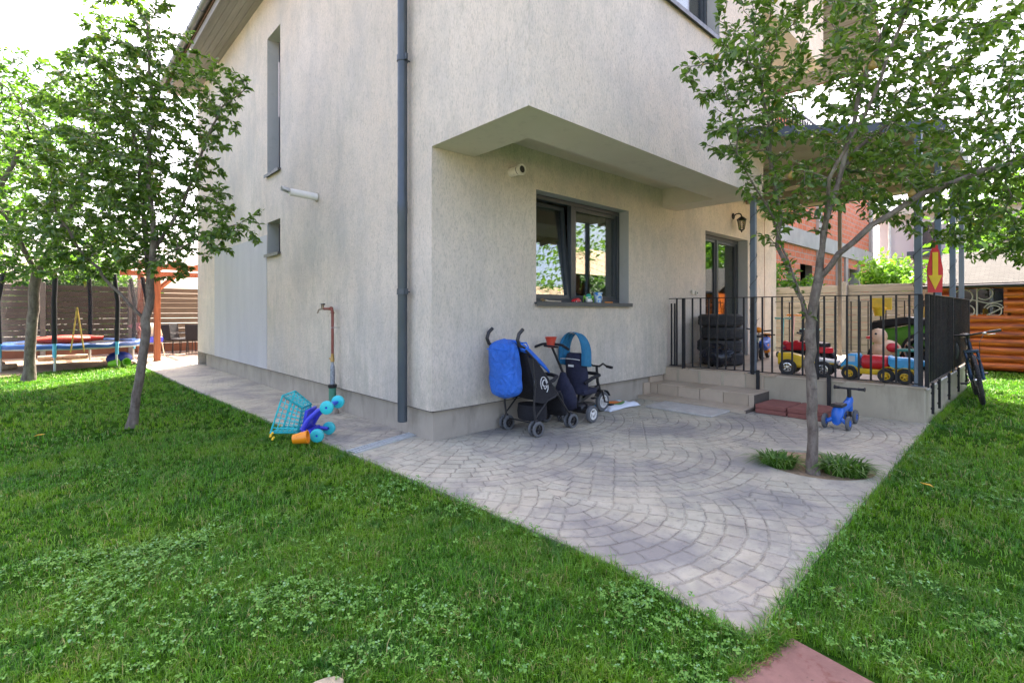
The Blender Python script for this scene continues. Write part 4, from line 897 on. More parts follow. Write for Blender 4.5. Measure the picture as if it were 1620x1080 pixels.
tuft('pit_plant', 'bushy tuft of narrow leaves in the tree pit on the house side of the trunk', (4.60, 1.60), 230, .27, 4, .12); tuft('pit_plant', 'wide arching tuft of narrow leaves in the tree pit on its lawn side', (4.78, 1.16), 330, .32, 5, .15)
struct(sheet('pit_soil', pit, [], -.02, SOIL))
# ---------------------------------------------------------------- things on and around the paving
BLUE = plastic('toy blue', (.015, .13, .55)); DBLUE = plastic('cart blue', (.04, .05, .55)); TURQ = plastic('turquoise plastic', (.03, .52, .55), .38); ORANGE = plastic('orange plastic', (.85, .27, .01)); YELL = plastic('yellow plastic', (.78, .50, .02))
RED = plastic('red plastic', (.62, .02, .03)); GREEN = plastic('green plastic', (.10, .30, .03)); SKYB = plastic('sky blue plastic', (.06, .38, .72)); CREAM = plastic('cream plastic', (.80, .50, .31)); TEAL = plastic('teal plastic', (.05, .26, .22)); LIME = plastic('lime plastic', (.22, .55, .03))
TYRE = simple('dusty tyre', (.028, .028, .030), .8, 0, .35, 16, .3, 80, .5); DARKN = simple('navy fabric', (.018, .02, .045), .92, 0, .25, 14, .6, 260); GREYW = simple('grey wheel rubber', (.10, .105, .11), .7, 0, .25, 20)
BAGB = NT('blue nylon'); _o = BAGB.obj(); _w = BAGB.noise(_o, 7, 5, .6, dist=.8); BAGB = BAGB.fin(BAGB.mix(_w, (.008, .085, .46), (.030, .19, .72)), .5, BAGB.bump(BAGB.noise(_o, 11, 6, .65, dist=1.4), 1.0, .05))
HOOD = simple('petrol blue fabric', (.02, .16, .30), .85, 0, .2, 12, .6, 240); BLUEF = simple('royal blue fabric', (.012, .12, .55), .75, 0, .2, 10, .5, 60)

def wheel(parent, c, r, w, rot=(90, 0, 0), tm=None, hm=None, spokes=3, name='wheel', hub=.62, hide=False):
    tm = tm or RUBBER; hm = hm or WHITEP; X = M(c, rot)
    m = MB(); m.lathe([(r * hub, -w * .42), (r * .86, -w * .5), (r * .97, -w * .38), (r, -w * .15), (r, w * .15), (r * .97, w * .38), (r * .86, w * .5), (r * hub, w * .42), (r * hub, -w * .42)], 28, X); o = m.build(name, tm, parent)
    m = MB(); m.lathe([(r * hub, -w * .44), (r * hub * 1.04, -w * .46), (r * hub * .88, -w * .48), (r * hub * .84, -w * .2), (r * hub * .84, w * .2), (r * hub * .88, w * .48), (r * hub * 1.04, w * .46), (r * hub, w * .44)], 24, X); m.lathe([(0, -w * .52), (r * .17, -w * .5), (r * .2, -w * .4), (r * .2, w * .4), (r * .17, w * .5), (0, w * .52)], 14, X)
    for k in range(spokes):
        a = 360 * k / spokes + 20; m.rbox((r * .42, 0, 0), (r * .62, r * .17, w * .6), .003, X @ M((0, 0, 0), (0, 0, a)))
    m.build('rim', hm, o); return o

# --- umbrella stroller
st = thing('stroller', 'black folding stroller with curved foam handles parked against the wall', 'stroller', (3.74, 3.87, 0), 0)
for sy in (-1, 1):
    y = .225 * sy; hy = .235 * sy
    m = MB(); m.tube([(-.20, hy, 1.115), (-.255, hy, 1.07), (-.275, hy, 1.01), (-.25, hy, .955), (-.18, hy, .92)], .019, 12); m.build('handle', BLACKP, st)
    m = MB(); m.tube([(-.18, hy, .92), (.0, y, .78), (.25, y, .50), (.54, y * .9, .17)], .012, 10); m.tube([(.0, y, .11), (-.03, y, .30), (-.02, y, .55), (-.06, y, .82)], .012, 8); m.tube([(.0, y, .2), (.18, y, .36), (.34, y, .40)], .009, 8); m.tube([(-.02, y, .50), (.22, y, .50)], .008, 6)
    m.rbox((-.02, y, .55), (.04, .03, .08), .008); m.build('frame', BLACKP, st)
    for fx0, yy in ((0, y), (.58, y * .9)):
        m = MB(); m.rbox((fx0, yy, .125), (.035, .03, .10), .008); m.tube([(fx0, yy - .04, .08), (fx0, yy + .04, .08)], .008, 8); m.build('wheel_fork', BLACKP, st)
        for k in (-1, 1): wheel(st, (fx0, yy + k * .033, .08), .08, .026, (90, 0, 0), GREYW, BLACKP, 5)
m = MB()                                                       # sling seat: back, seat and calf rest as one padded surface
pr = [(-.12, .86), (-.06, .68), (.02, .48), (.10, .36), (.22, .335), (.40, .39), (.43, .34), (.47, .20), (.50, .13)]
m.loft([[(x, yy, z + .025 * (abs(yy) / .2) ** 2) for yy in np.linspace(-.205, .205, 9)] for x, z in pr], cap=False, closed=False); m.build('seat', BLACKF, st, solid=.03)
for sy in (-1, 1):
    m = MB(); yy = .222 * sy; po = [(-.14, .84), (-.02, .80), (.20, .55), (.33, .44), (.30, .37), (.10, .33), (-.03, .36), (-.05, .6)]
    m.add([(x, yy, z) for x, z in po] + [(x, yy * 1.045, z) for x, z in po], [tuple(range(8)), tuple(range(8, 16))] + [(i, (i + 1) % 8, 8 + (i + 1) % 8, 8 + i) for i in range(8)]); sp = m.build('side_panel', BLACKF, st)
    if sy < 0:
        m = MB(); q = lambda a, b: (a, yy * 1.06, b)
        m.tube([q(.115 + .052 * math.cos(a) - .02 * math.sin(a), .525 + .085 * math.sin(a)) for a in np.linspace(-1.2, 3.6, 18)], .005, 5); m.tube([q(.115 + .028 * math.cos(a), .545 + .034 * math.sin(a)) for a in np.linspace(.2, 5.6, 14)], .006, 5); m.tube([q(.145, .55), q(.15, .50), q(.125, .48), q(.11, .50)], .006, 5); m.build('emblem', simple('reflective print', (.6, .6, .6), .4), sp)
m = MB(); m.tube([(.12, -.22, .52), (.27, -.225, .56), (.38, -.17, .585), (.42, -.06, .59), (.42, .06, .59), (.38, .17, .585), (.27, .225, .56), (.12, .22, .52)], .021, 12); m.build('bumper_bar', BLACKF, st)
m = MB(); m.loft([[(x, .20 * math.sin(a), z + h * math.cos(a)) for a in np.linspace(-PI / 2, PI / 2, 13)] for x, z, h in ((-.20, .90, .10), (-.10, .86, .13), (.0, .80, .13), (.10, .73, .12), (.19, .665, .11), (.23, .635, .085))], cap=False, closed=False); m.build('canopy', BLUEF, st, solid=.014)
m = MB()
rings = []
for q in range(7):
    t_ = q / 6; w_ = .17 * (1 - .25 * abs(t_ - .5)); rings.append([(.17 + (.16 * math.cos(a)) * w_ / .17, .17 * math.sin(a), .13 + t_ * .16) for a in np.linspace(0, 2 * PI, 15)[:-1]])
m.loft(rings); m.build('shopping_basket', BLACKF, st)
for x, y, z in ((.0, .225, .13), (.56, .2, .14), (-.05, .22, .74)): m = MB(); m.tube([(x, -y, z), (x, y, z)], .008, 8); m.build('cross_bar', BLACKP, st)

bagt = MB(); rings = []; rg = np.random.default_rng(2)
for q in range(19):
    t_ = q / 18; z = -.31 + t_ * .62; sx_ = .115 * (1 - abs(2 * t_ - 1) ** 5) ** .5 * (1.12 - .22 * t_) + .002; sy_ = .185 * (1 - abs(2 * t_ - 1) ** 7) ** .5 * (1.02 - .12 * t_) + .002; ring = []
    for k in range(36):
        a = 2 * PI * k / 36; c, s_ = math.cos(a), math.sin(a); f = (abs(c) ** 3 + abs(s_) ** 3) ** (-1 / 3); wr = 1 + .035 * math.sin(5 * a + 9 * t_) + .025 * math.sin(11 * a - 14 * t_) + .02 * math.sin(23 * t_ + 3 * a)
        ring.append((sx_ * c * f * wr + .02 * math.sin(6 * t_), sy_ * s_ * f * wr, z))
    rings.append(ring)
bagt.loft(rings); bag = thing('bag', 'bulging bright blue nylon bag hanging from the stroller handles', 'bag', (3.47, 3.83, .71), 0)
bagt.build('body', BAGB, bag, ang=70, sub=1)
m = MB()
for sy in (-1, 1): m.tube([(.05, sy * .17, .27), (.09, sy * .225, .27), (.10, sy * .245, .225), (.06, sy * .23, .20), (.04, sy * .19, .22)], .008, 6)
m.tube([(-.108, -.15, .20), (-.125, 0, .205), (-.108, .15, .20)], .006, 6); m.build('strap', BLUEF, bag)

# --- push tricycle
tr = thing('push_tricycle', 'toddler push tricycle with petrol blue hood and white hubbed wheels', 'tricycle', (4.68, 3.93, 0), 2)
for (x, y, r_) in ((0, -.27, .10), (.0, .27, .10), (.64, .03, .13)): wheel(tr, (x, y, r_), r_, .05, (90, 0, 0), GREYW, WHITEP, 3)
m = MB(); m.tube([(0, -.27, .10), (0, .27, .10)], .012, 8); m.rbox((.03, 0, .15), (.16, .34, .09), .02); m.tube([(.02, 0, .17), (.25, 0, .24), (.52, .02, .33)], .028, 10); m.tube([(.12, 0, .2), (.14, 0, .33)], .035, 10); m.rbox((.19, .0, .15), (.30, .16, .035), .012)
m.tube([(0, -.25, .1), (.02, -.20, .17), (.1, -.08, .19)], .02, 8); m.tube([(0, .25, .1), (.02, .20, .17), (.1, .08, .19)], .02, 8); m.build('frame', BLACKP, tr)
m = MB(); m.tube([(.50, .02, .60), (.52, .02, .40), (.58, .03, .27)], [.017, .02, .022], 10)
for k in (-.04, .04): m.tube([(.58, .03 + k, .28), (.64, .03 + k, .13)], .011, 8)
m.loft([[(.64 + .15 * math.cos(a), .03 + w_, .13 + .15 * math.sin(a)) for w_ in (-.034, 0, .034)] for a in np.linspace(.4, 2.6, 10)], cap=False, closed=False); m.tube([(.64, -.07, .13), (.64, .13, .13)], .008, 6); m.rbox((.66, -.09, .10), (.08, .05, .02), .005); m.rbox((.62, .15, .16), (.08, .05, .02), .005); m.build('fork', BLACKP, tr)
m = MB(); m.tube([(.42, -.19, .615), (.47, -.10, .64), (.49, -.03, .60), (.50, .02, .60), (.49, .07, .60), (.47, .14, .64), (.42, .23, .615)], .012, 8)
for sy, ye in ((-1, -.19), (1, .23)): m.tube([(.42, ye, .615), (.40, ye + sy * .09, .61)], .018, 10)
m.build('handlebar', BLACKP, tr)
m = MB(); rings = []
for z, w_, th in ((.30, .125, .05), (.40, .15, .05), (.55, .165, .055), (.70, .155, .05), (.78, .12, .04), (.80, .08, .02)):
    xx = .06 - (z - .3) * .16; rings.append([(xx + th * math.cos(a) + .05 * (math.sin(a) ** 2), w_ * math.sin(a), z) for a in np.linspace(0, 2 * PI, 17)[:-1]])
m.loft(rings); m.rbox((.17, 0, .325), (.27, .27, .07), .025); se = m.build('seat', DARKN, tr, ang=60)
m = MB(); m.tube([(-.07 + .0, .15 * math.sin(a), .72 + .01 * math.cos(a)) for a in np.linspace(-1.3, 1.3, 9)], .005, 5); m.build('piping', WHITEP, se)
m = MB(); m.box(-.068, -.062, -.05, .03, .635, .66); m.build('name_patch', WHITEP, se)
m = MB(); m.tube([(.02, -.15, .44), (.12, -.19, .50), (.30, -.16, .515), (.37, -.06, .52), (.37, .06, .52), (.30, .16, .515), (.12, .19, .50), (.02, .15, .44)], .022, 12); m.build('guard_ring', BLACKF, tr)
for k in range(3):                                             # three ribs of the folded hood
    m = MB(); xx = -.02 + k * .050; dr = k * .010
    m.loft([[(xx + u + .0, (.185 - dr * .6 + v) * sx_, z) for (u, v) in ((-.03, .0), (-.02, .018), (.02, .018), (.03, .0), (.024, -.035), (-.024, -.035))] for sx_, z in [(math.sin(a), .80 - dr + .25 * math.cos(a)) if abs(a) < PI / 2 else (math.copysign(1, a), .80 - dr - (abs(a) - PI / 2) * .16) for a in np.linspace(-PI / 2 - .9, PI / 2 + .9, 25)]]); m.build('hood', HOOD, tr, ang=50)
m = MB(); m.tube([(.02, 0, .20), (-.10, 0, .42), (-.40, 0, .885)], [.017, .015, .014], 10); m.rbox((-.12, 0, .45), (.05, .04, .10), .012, M((0, 0, 0))); m.build('push_pole', BLACKP, tr)
m = MB(); m.tube([(-.42, -.26, .875), (-.40, -.15, .915), (-.39, 0, .925), (-.40, .15, .915), (-.42, .26, .875)], .015, 10); m.torus(.075, .011, M((-.42, 0, .895), (0, 8, 0)), 20, 6); m.build('push_handle', BLACKF, tr)
m = MB(); rings = []
for z, w_, d_ in ((.12, .05, .04), (.16, .13, .09), (.28, .15, .11), (.40, .12, .085), (.50, .07, .05), (.58, .03, .03)):
    rings.append([(-.12 - (z - .12) * .18 + d_ * math.cos(a), w_ * math.sin(a), z) for a in np.linspace(0, 2 * PI, 17)[:-1]])
m.loft(rings); m.build('rear_bag', DARKN, tr, ang=60)
for k in (-1, 1): wheel(tr, (-.20, k * .03 - .0, .062), .062, .02, (90, 0, 0), GREYW, BLACKP, 4, 'support_wheel')
m = MB(); m.tube([(-.20, 0, .062), (-.16, 0, .16), (-.03, 0, .17)], .012, 8); m.tube([(-.20, -.04, .062), (-.20, .04, .062)], .007, 6); m.build('support_leg', BLACKP, tr)
cup = MB(); cup.lathe([(0, -.07), (.042, -.07), (.052, .0), (.068, .045), (.072, .05), (.065, .05), (.048, 0), (.04, -.062), (0, -.062)], 22, M((0, 0, 0))); bk = cup.build('bucket', plastic('faded red plastic', (.55, .06, .03)), None); bk.location = (4.26, 3.915, .955); tag(bk, 'small red bucket standing in the ring of the push tricycle handle', 'bucket')

# --- printed sack lying against the plinth
sk = MB(); rg = np.random.default_rng(6); nx, ny = 26, 14; top = []; 
for i in range(nx):
    for j in range(ny):
        u, v = i / (nx - 1), j / (ny - 1); e_ = min(u, 1 - u, v, 1 - v); h = .045 * min(1, e_ * 6) ** .6 + .008 * math.sin(9 * u + 5 * v) * min(1, e_ * 8) + .006 * math.sin(17 * v - 8 * u)
        top.append((u * .72 + .02 * math.sin(7 * v), v * .34 + .015 * math.sin(5 * u), max(.002, h + .004)))
sk.add(top, [(i * ny + j, (i + 1) * ny + j, (i + 1) * ny + j + 1, i * ny + j + 1) for i in range(nx - 1) for j in range(ny - 1)])
SK = NT('printed sack'); _x, _y, _z = SK.sep(SK.obj())
def _disc(cx, cy, rx, ry): return SK.math('LESS_THAN', SK.math('ADD', SK.math('POWER', SK.math('DIVIDE', SK.math('SUBTRACT', _x, cx), rx), 2.0), SK.math('POWER', SK.math('DIVIDE', SK.math('SUBTRACT', _y, cy), ry), 2.0)), 1.0)
_cc = SK.mix(SK.noise(SK.obj(), 12, 4), (.60, .66, .78), (.78, .80, .84)); _cc = SK.mix(SK.math('GREATER_THAN', _y, .27), _cc, (.04, .30, .70)); _cc = SK.mix(_disc(.38, .19, .19, .115), _cc, (.10, .26, .08)); _cc = SK.mix(_disc(.42, .20, .13, .08), _cc, (.80, .20, .02)); _cc = SK.mix(_disc(.20, .15, .05, .05), _cc, (.02, .03, .04))
SK = SK.fin(_cc, .45, SK.bump(SK.noise(SK.obj(), 16, 4), .5, .01)); so = sk.build('sack', SK, None, ang=70, solid=.004); so.location = (5.32, 3.86, .004); so.rotation_euler = (0, 0, math.radians(2)); tag(so, 'flat white plastic sack with blue and orange print lying on the patio by the plinth', 'sack')

# --- toy shopping cart tipped on its front, orange bucket under it
def lattice(mb, a, b, c, d, nu, nv, r_=.005, rim=.009):
    a, b, c, d = map(Vector, (a, b, c, d))
    for i in range(nu + 1): u = i / nu; mb.tube([a.lerp(b, u), d.lerp(c, u)], rim if i in (0, nu) else r_, 6)
    for j in range(nv + 1): v = j / nv; mb.tube([a.lerp(d, v), b.lerp(c, v)], rim if j in (0, nv) else r_, 6)
cb = G0 = Vector((1.80, 5.20, 0)); ct = thing('toy_shopping_cart', 'turquoise and blue toy shopping cart lying tipped over at the lawn edge', 'toy cart', cb, -43)
b1, b2 = (.13, 0, .33), (.085, 0, .085); b3, b4 = (.085, .23, .085), (.13, .23, .33); r1, r2 = (-.05, -.03, .46), (-.17, -.03, .09); r3, r4 = (-.17, .26, .09), (-.05, .26, .46)
m = MB(); lattice(m, b1, b2, r2, r1, 7, 5); lattice(m, b4, b3, r3, r4, 7, 5); lattice(m, b2, b3, r3, r2, 5, 5); lattice(m, b1, b4, r4, r1, 5, 5); lattice(m, b1, b2, b3, b4, 6, 5); m.build('basket', TURQ, ct)
for yy in (-.01, .24):
    m = MB(); m.tube([(.385, yy, .335), (.30, yy, .31), (.20, yy, .22), (.14, yy, .12), (.17, yy, .085), (.30, yy, .07)], [.018, .024, .026, .028, .024, .018], 10); m.build('side_arm', DBLUE, ct)
m = MB(); m.rbox((.12, .115, .20), (.03, .25, .27), .01, M((0, 0, 0), (0, 10, 0))); m.rbox((.385, .115, .345), (.05, .24, .035), .01); m.rbox((.20, .115, .10), (.05, .24, .03), .01); m.build('base', DBLUE, ct)
for (x, z) in ((.395, .345), (.30, .068)):
    for yy in (-.045, .275):
        m = MB(); X = M((x, yy, z), (90, 0, 0)); m.lathe([(.012, -.02), (.05, -.022), (.066, -.014), (.068, 0), (.066, .014), (.05, .022), (.012, .02), (.012, -.02)], 26, X); o = m.build('wheel', TURQ, ct); m = MB(); m.lathe([(0, -.012), (.0125, -.012), (.0125, .012), (0, .012)], 12, X); m.build('axle_cap', DBLUE, o)
ob = MB(); ob.lathe([(0, 0), (.045, .0), (.062, .13), (.068, .135), (.066, .14), (.058, .138), (.043, .008), (0, .008)], 24); o = ob.build('bucket', ORANGE); o.location = (1.77, 5.00, .062); o.rotation_euler = (math.radians(82), 0, math.radians(55)); tag(o, 'orange toy bucket lying on its side under the tipped toy cart', 'bucket')
m = MB()
for k in range(5): m.ball((1.60 + .015 * math.sin(k * 2), 5.06 + k * .012, .08 + .012 * k), .012)
o = m.build('toy_flower', YELL); o['label'] = 'small yellow trim on the toy cart'; o.parent = ct; o.matrix_parent_inverse = (Matrix.Translation(cb) @ Euler((0, 0, math.radians(-43))).to_matrix().to_4x4()).inverted(); o.name = 'badge'

# --- standpipe with tap
tp = thing('standpipe', 'rust red water pipe with tap rising from a green sleeve against the long wall', 'water pipe', (2.70, 6.25, 0), 0)
m = MB(); m.lathe([(0, 0), (.075, 0), (.078, .03), (.06, .07), (.052, .09)], 20); m.build('base_collar', PLINTH, tp)
m = MB(); m.lathe([(.045, .08), (.045, .32), (.05, .322), (.05, .36), (.0, .362)], 20); m.build('sleeve', simple('green pipe', (.05, .20, .13), .5, 0, .12, 8, 0, 60, .2), tp)
m = MB(); m.lathe([(.052, .325), (.055, .33), (.055, .365), (.04, .372), (0, .372)], 20); m.build('cap_ring', BLACKP, tp)
m = MB(); m.lathe([(.03, .37), (.03, .56), (.026, .60), (.018, .63), (.018, .66)], 16); m.build('insulation', simple('foil sleeve', (.25, .27, .30), .45, .3, .35, 40), tp)
PR = simple('red oxide pipe', (.22, .055, .035), .6, 0, .18, 8, .2, 60, .2)
m = MB(); m.lathe([(.019, .66), (.019, .76)], 12, M((0, 0, 0))); m.lathe([(.026, .655), (.026, .70), (.022, .705), (.022, .73)], 8); m.tube([(0, .02, .69), (0, .07, .69)], .007, 6); m.rbox((0, .075, .69), (.012, .045, .02), .003); m.build('valve', simple('brass', (.35, .22, .07), .35, .8), tp)
m = MB(); m.tube([(0, 0, .73), (0, 0, 1.29), (0, .02, 1.325), (0, .05, 1.33), (0, .26, 1.33)], .0175, 12); m.torus(.022, .006, M((0, .04, 1.33), (90, 0, 0)), 14, 6); m.torus(.022, .006, M((0, 0, 1.28)), 14, 6); m.build('pipe', PR, tp)
m = MB(); m.torus(.021, .004, M((0, 0, 1.09)), 14, 6); m.tube([(.02, 0, 1.09), (.1, 0, 1.09)], .004, 6); m.build('wall_clip', CHROME, tp)
m = MB(); m.tube([(0, .26, 1.33), (0, .33, 1.33)], .014, 10); m.tube([(0, .30, 1.33), (-.05, .31, 1.32), (-.07, .31, 1.27)], .011, 8); m.lathe([(0, 0), (.016, 0), (.016, .045), (0, .045)], 10, M((0, .30, 1.335))); m.build('tap', simple('old brass', (.25, .2, .13), .4, .7), tp)
m = MB(); m.rbox((0, .30, 1.39), (.03, .085, .022), .006); m.rbox((0, .33, 1.36), (.02, .02, .05), .005); m.build('tap_handle', BLACKP, tp)

# --- drain grate, doormat slab, red slabs
gr = thing('drain_grate', 'narrow galvanised drain grate crossing the path at the house corner', 'grate', (2.09, 4.33, .006), 14.5)
GALV = simple('galvanised steel', (.46, .49, .49), .5, .25, .15, 20, .1)
m = MB(); m.box(0, .86, 0, .012, -.01, .008); m.box(0, .86, .118, .13, -.01, .008); m.build('frame', GALV, gr)
m = MB()
for i in range(23): m.box(.006 + i * .0375, .022 + i * .0375, .012, .118, -.008, .006)
m.build('bars', GALV, gr, ang=0); m = MB(); m.box(.002, .858, .004, .126, -.004, -.002); m.build('channel', simple('drain dark', (.015, .015, .015), .9), gr)
m = MB(); m.rbox((6.235, 3.29, .012), (.54, .92, .024), .004); o = m.build('floor_slab', concrete('rough grey slab', (.44, .42, .38), 9, .5)); tag(o, 'flat light grey rough slab lying in front of the porch steps', 'slab')
REDS = concrete('red paver', (.25, .095, .075), 5, .45)
for (y0_, y1_, l1_, l2_) in ((2.24, 2.60, 'lower red paver stacked beside the porch steps', 'upper red paver stacked beside the porch steps'), (1.84, 2.22, 'lower paver of the stack behind the blue ride on', 'upper red paver of the stack nearer the blue ride on')):
    for k, lb in enumerate((l1_, l2_)):
        m = MB(); m.rbox((0, 0, 0), (.56, y1_ - y0_, .052), .006); o = m.build('paver', REDS); o.location = (6.97 + .015 * k, (y0_ + y1_) / 2, .027 + .0535 * k); o.rotation_euler = (0, 0, math.radians(1.2 - 2 * k)); tag(o, lb, 'paver', 'red pavers stacked against the porch wall')
REDP = NT('stained red slab'); _o = REDP.obj(); _c2 = REDP.mix(REDP.ramp(REDP.noise(_o, 6, 8, .7), .3, .7), (.15, .075, .062), (.245, .13, .11)); _c2 = REDP.mix(REDP.ramp(REDP.noise(_o, 4.2, 6, .75), .52, .60, 0, .85), _c2, (.14, .05, .035)); _c2 = REDP.mix(REDP.ramp(REDP.noise(_o, 23, 5, .7), .62, .72, 0, .8), _c2, (.07, .05, .03)); REDP = REDP.fin(_c2, .8, REDP.bump(REDP.noise(_o, 80, 5), .6, .004))
m = MB(); U = Vector((-.18, -.98, 0)); Vv = Vector((-.98, .18, 0)); O = Vector((2.19, .71, 0)); c0 = [O, O + U * .50, O + U * .50 + Vv * .42, O + Vv * .42]
m.add([(p.x, p.y, z) for z in (-.05, -.002) for p in c0], [(0, 1, 2, 3), (4, 5, 6, 7), (0, 1, 5, 4), (1, 2, 6, 5), (2, 3, 7, 6), (3, 0, 4, 7)]); o = m.build('stepping_slab', REDP, bevel=.006); tag(o, 'stained reddish paving slab sunk in the grass at the patio corner', 'slab')
m = MB(); pol = [(.08 * math.cos(a) * (1 + .18 * math.sin(3 * a + 1)), .068 * math.sin(a) * (1 + .15 * math.cos(2 * a))) for a in np.linspace(0, 2 * PI, 15)[:-1]]; m.prism(pol, -.03, .016); o = m.build('flat_stone', concrete('sand stone', (.36, .31, .22), 8, .3), bevel=.006); o.location = (.68, 1.69, 0); tag(o, 'flat sandy stone showing in the grass at the lower edge of the lawn', 'stone')
LEAFY2 = simple('fallen leaf', (.55, .32, .02), .6, 0, .25, 30)
for k, (x, y, lb) in enumerate(((-.07, 7.07, 'fallen yellow leaf on the grass before the lone lawn tree'), (4.72, .58, 'pale dead leaf on the lawn beside the tree pit'))):
    m = MB(); pts = [(0, 0, 0), (.03, -.016, .012), (.03, 0, .004), (.03, .016, .012), (.062, -.013, .01), (.062, 0, .002), (.062, .013, .012), (.09, 0, .012)]; m.add(pts, [tuple(f) for f in LQ] + [tuple(f) for f in LT]); o = m.build('fallen_leaf', LEAFY2, solid=.0012); o.location = (x, y, .025 ); o.rotation_euler = (0, 0, k * 1.3); tag(o, lb, 'leaf', 'fallen leaves')

# --- things on the window sill
SZ = 1.412
t = thing('wooden_brush', 'small wooden handled brush lying on the window sill', 'brush', (4.40, YW + .02, SZ + .02), 4)
m = MB(); m.tube([(.05, 0, 0), (.12, 0, -.008), (.36, 0, -.012)], [.012, .008, .006], 8); m.build('handle', simple('pale stick', (.55, .48, .36), .6), t)
m = MB(); rg = np.random.default_rng(1)
for i in range(60): a = rg.normal(0, .5, 3); m.tube([(.04, 0, 0), (.02 - abs(a[0]) * .05, a[1] * .03, a[2] * .02 + .008)], .0025, 4)
m.build('bristles', simple('straw', (.42, .28, .12), .8), t)
t = thing('toy_car', 'flat red toy car lying on the window sill', 'toy car', (5.02, YW + .01, SZ + .018), 8)
m = MB(); rings = [[(x, w_ * sy, z) for sy, z in ((-1, -.010), (-1, h * .5), (-.7, h), (.7, h), (1, h * .5), (1, -.010))] for x, w_, h in ((-.085, .02, .01), (-.06, .032, .018), (-.02, .034, .034), (.03, .034, .036), (.06, .032, .02), (.09, .018, .008))]; m.loft(rings); m.build('body', RED, t)
for x in (-.055, .055):
    for y in (-.03, .03): wheel(t, (x, y, -.006), .014, .012, spokes=0)
t = thing('toy_figure', 'green and white winged toy sitting on the window sill', 'toy', (5.27, YW + .01, SZ), -25)
m = MB(); m.ball((0, 0, .05), (.042, .036, .048)); m.ball((0, -.02, .02), (.05, .03, .02)); m.build('body', WHITEP, t); m = MB(); m.ball((0, 0, .088), (.038, .034, .028)); m.rbox((0, -.034, .062), (.05, .01, .018), .004); m.build('helmet', plastic('sea green', (.02, .33, .25)), t)
for sx_ in (-1, 1):
    m = MB(); m.loft([[(sx_ * (.045 + .05 * q - .02 * q * q), .012 * math.cos(a), .05 + .06 * math.sin(q * 2.6) - .05 * q + (.022 - .012 * q) * math.sin(a)) for a in np.linspace(0, 2 * PI, 9)[:-1]] for q in np.linspace(0, 1.4, 7)]); m.build('wing', LIME, t)
t = thing('patterned_bucket', 'small translucent bucket with blue print on the window sill', 'bucket', (5.47, YW + .01, SZ), 0)
m = MB(); m.lathe([(0, 0), (.045, 0), (.058, .125), (.066, .13), (.066, .14), (.056, .14), (.043, .006), (0, .006)], 22)
PB = NT('blue print'); _f = PB.noise(PB.obj(), 26, 2); PB = PB.fin(PB.mix(PB.math('GREATER_THAN', _f, .52), (.55, .66, .72), (.03, .22, .65)), .4); m.build('bowl', PB, t)
m = MB(); m.tube([(.06, 0, .13), (.10, .0, .08), (.085, 0, .03)], .004, 6); m.build('handle', WHITEP, t)
m = MB(); m.rbox((0, 0, .008), (.13, .016, .012), .004); m.rbox((.08, 0, .008), (.04, .03, .012), .004); o = m.build('toy_spade', ORANGE); o.location = (5.68, YW, SZ); tag(o, 'tiny orange toy spade at the end of the window sill', 'toy')

# --- blue four wheeled ride on
rd = thing('ride_on_toy', 'small blue four wheeled ride on with black T bar on the patio', 'ride on', (6.47, 1.62, 0), -2)
m = MB(); rings = []
for x, z, w_, h in ((-.06, .10, .05, .06), (-.03, .155, .06, .10), (.06, .20, .055, .065), (.2, .20, .045, .045), (.34, .23, .045, .05), (.42, .26, .035, .06)):
    rings.append([(x, w_ * math.cos(a), z + h * math.sin(a)) for a in np.linspace(0, 2 * PI, 13)[:-1]])
m.loft(rings); m.tube([(-.02, 0, .14), (-.05, -.07, .09), (-.05, -.09, .078)], .022, 8); m.tube([(-.02, 0, .14), (-.05, .07, .09), (-.05, .09, .078)], .022, 8); m.tube([(.40, 0, .30), (.42, 0, .14)], .03, 10); m.build('body', BLUE, rd, ang=60)
m = MB(); m.rbox((.02, 0, .255), (.17, .12, .035), .014); m.build('saddle', BLACKP, rd)
m = MB(); m.tube([(.40, 0, .27), (.385, 0, .40)], .022, 8); m.tube([(.38, -.15, .405), (.385, 0, .40), (.38, .15, .405)], .012, 8)
for sy in (-1, 1): m.tube([(.38, sy * .09, .403), (.38, sy * .15, .405)], .017, 10); m.lathe([(0, 0), (.024, 0), (.024, .01), (0, .01)], 12, M((.38, sy * .15, .405), (90, 0, 0)))
m.build('handlebar', BLACKP, rd)
m = MB(); m.tube([(.42, -.05, .075), (.42, .05, .075)], .01, 8); m.tube([(.42, 0, .14), (.42, 0, .08)], .018, 8); m.build('front_axle', BLACKP, rd)
for x, y in ((-.05, -.115), (-.05, .115), (.42, -.055), (.42, .055)): wheel(rd, (x, y, .078), .078, .035, (90, 0, 0), GREYW, BLUE, 6, hub=.45)

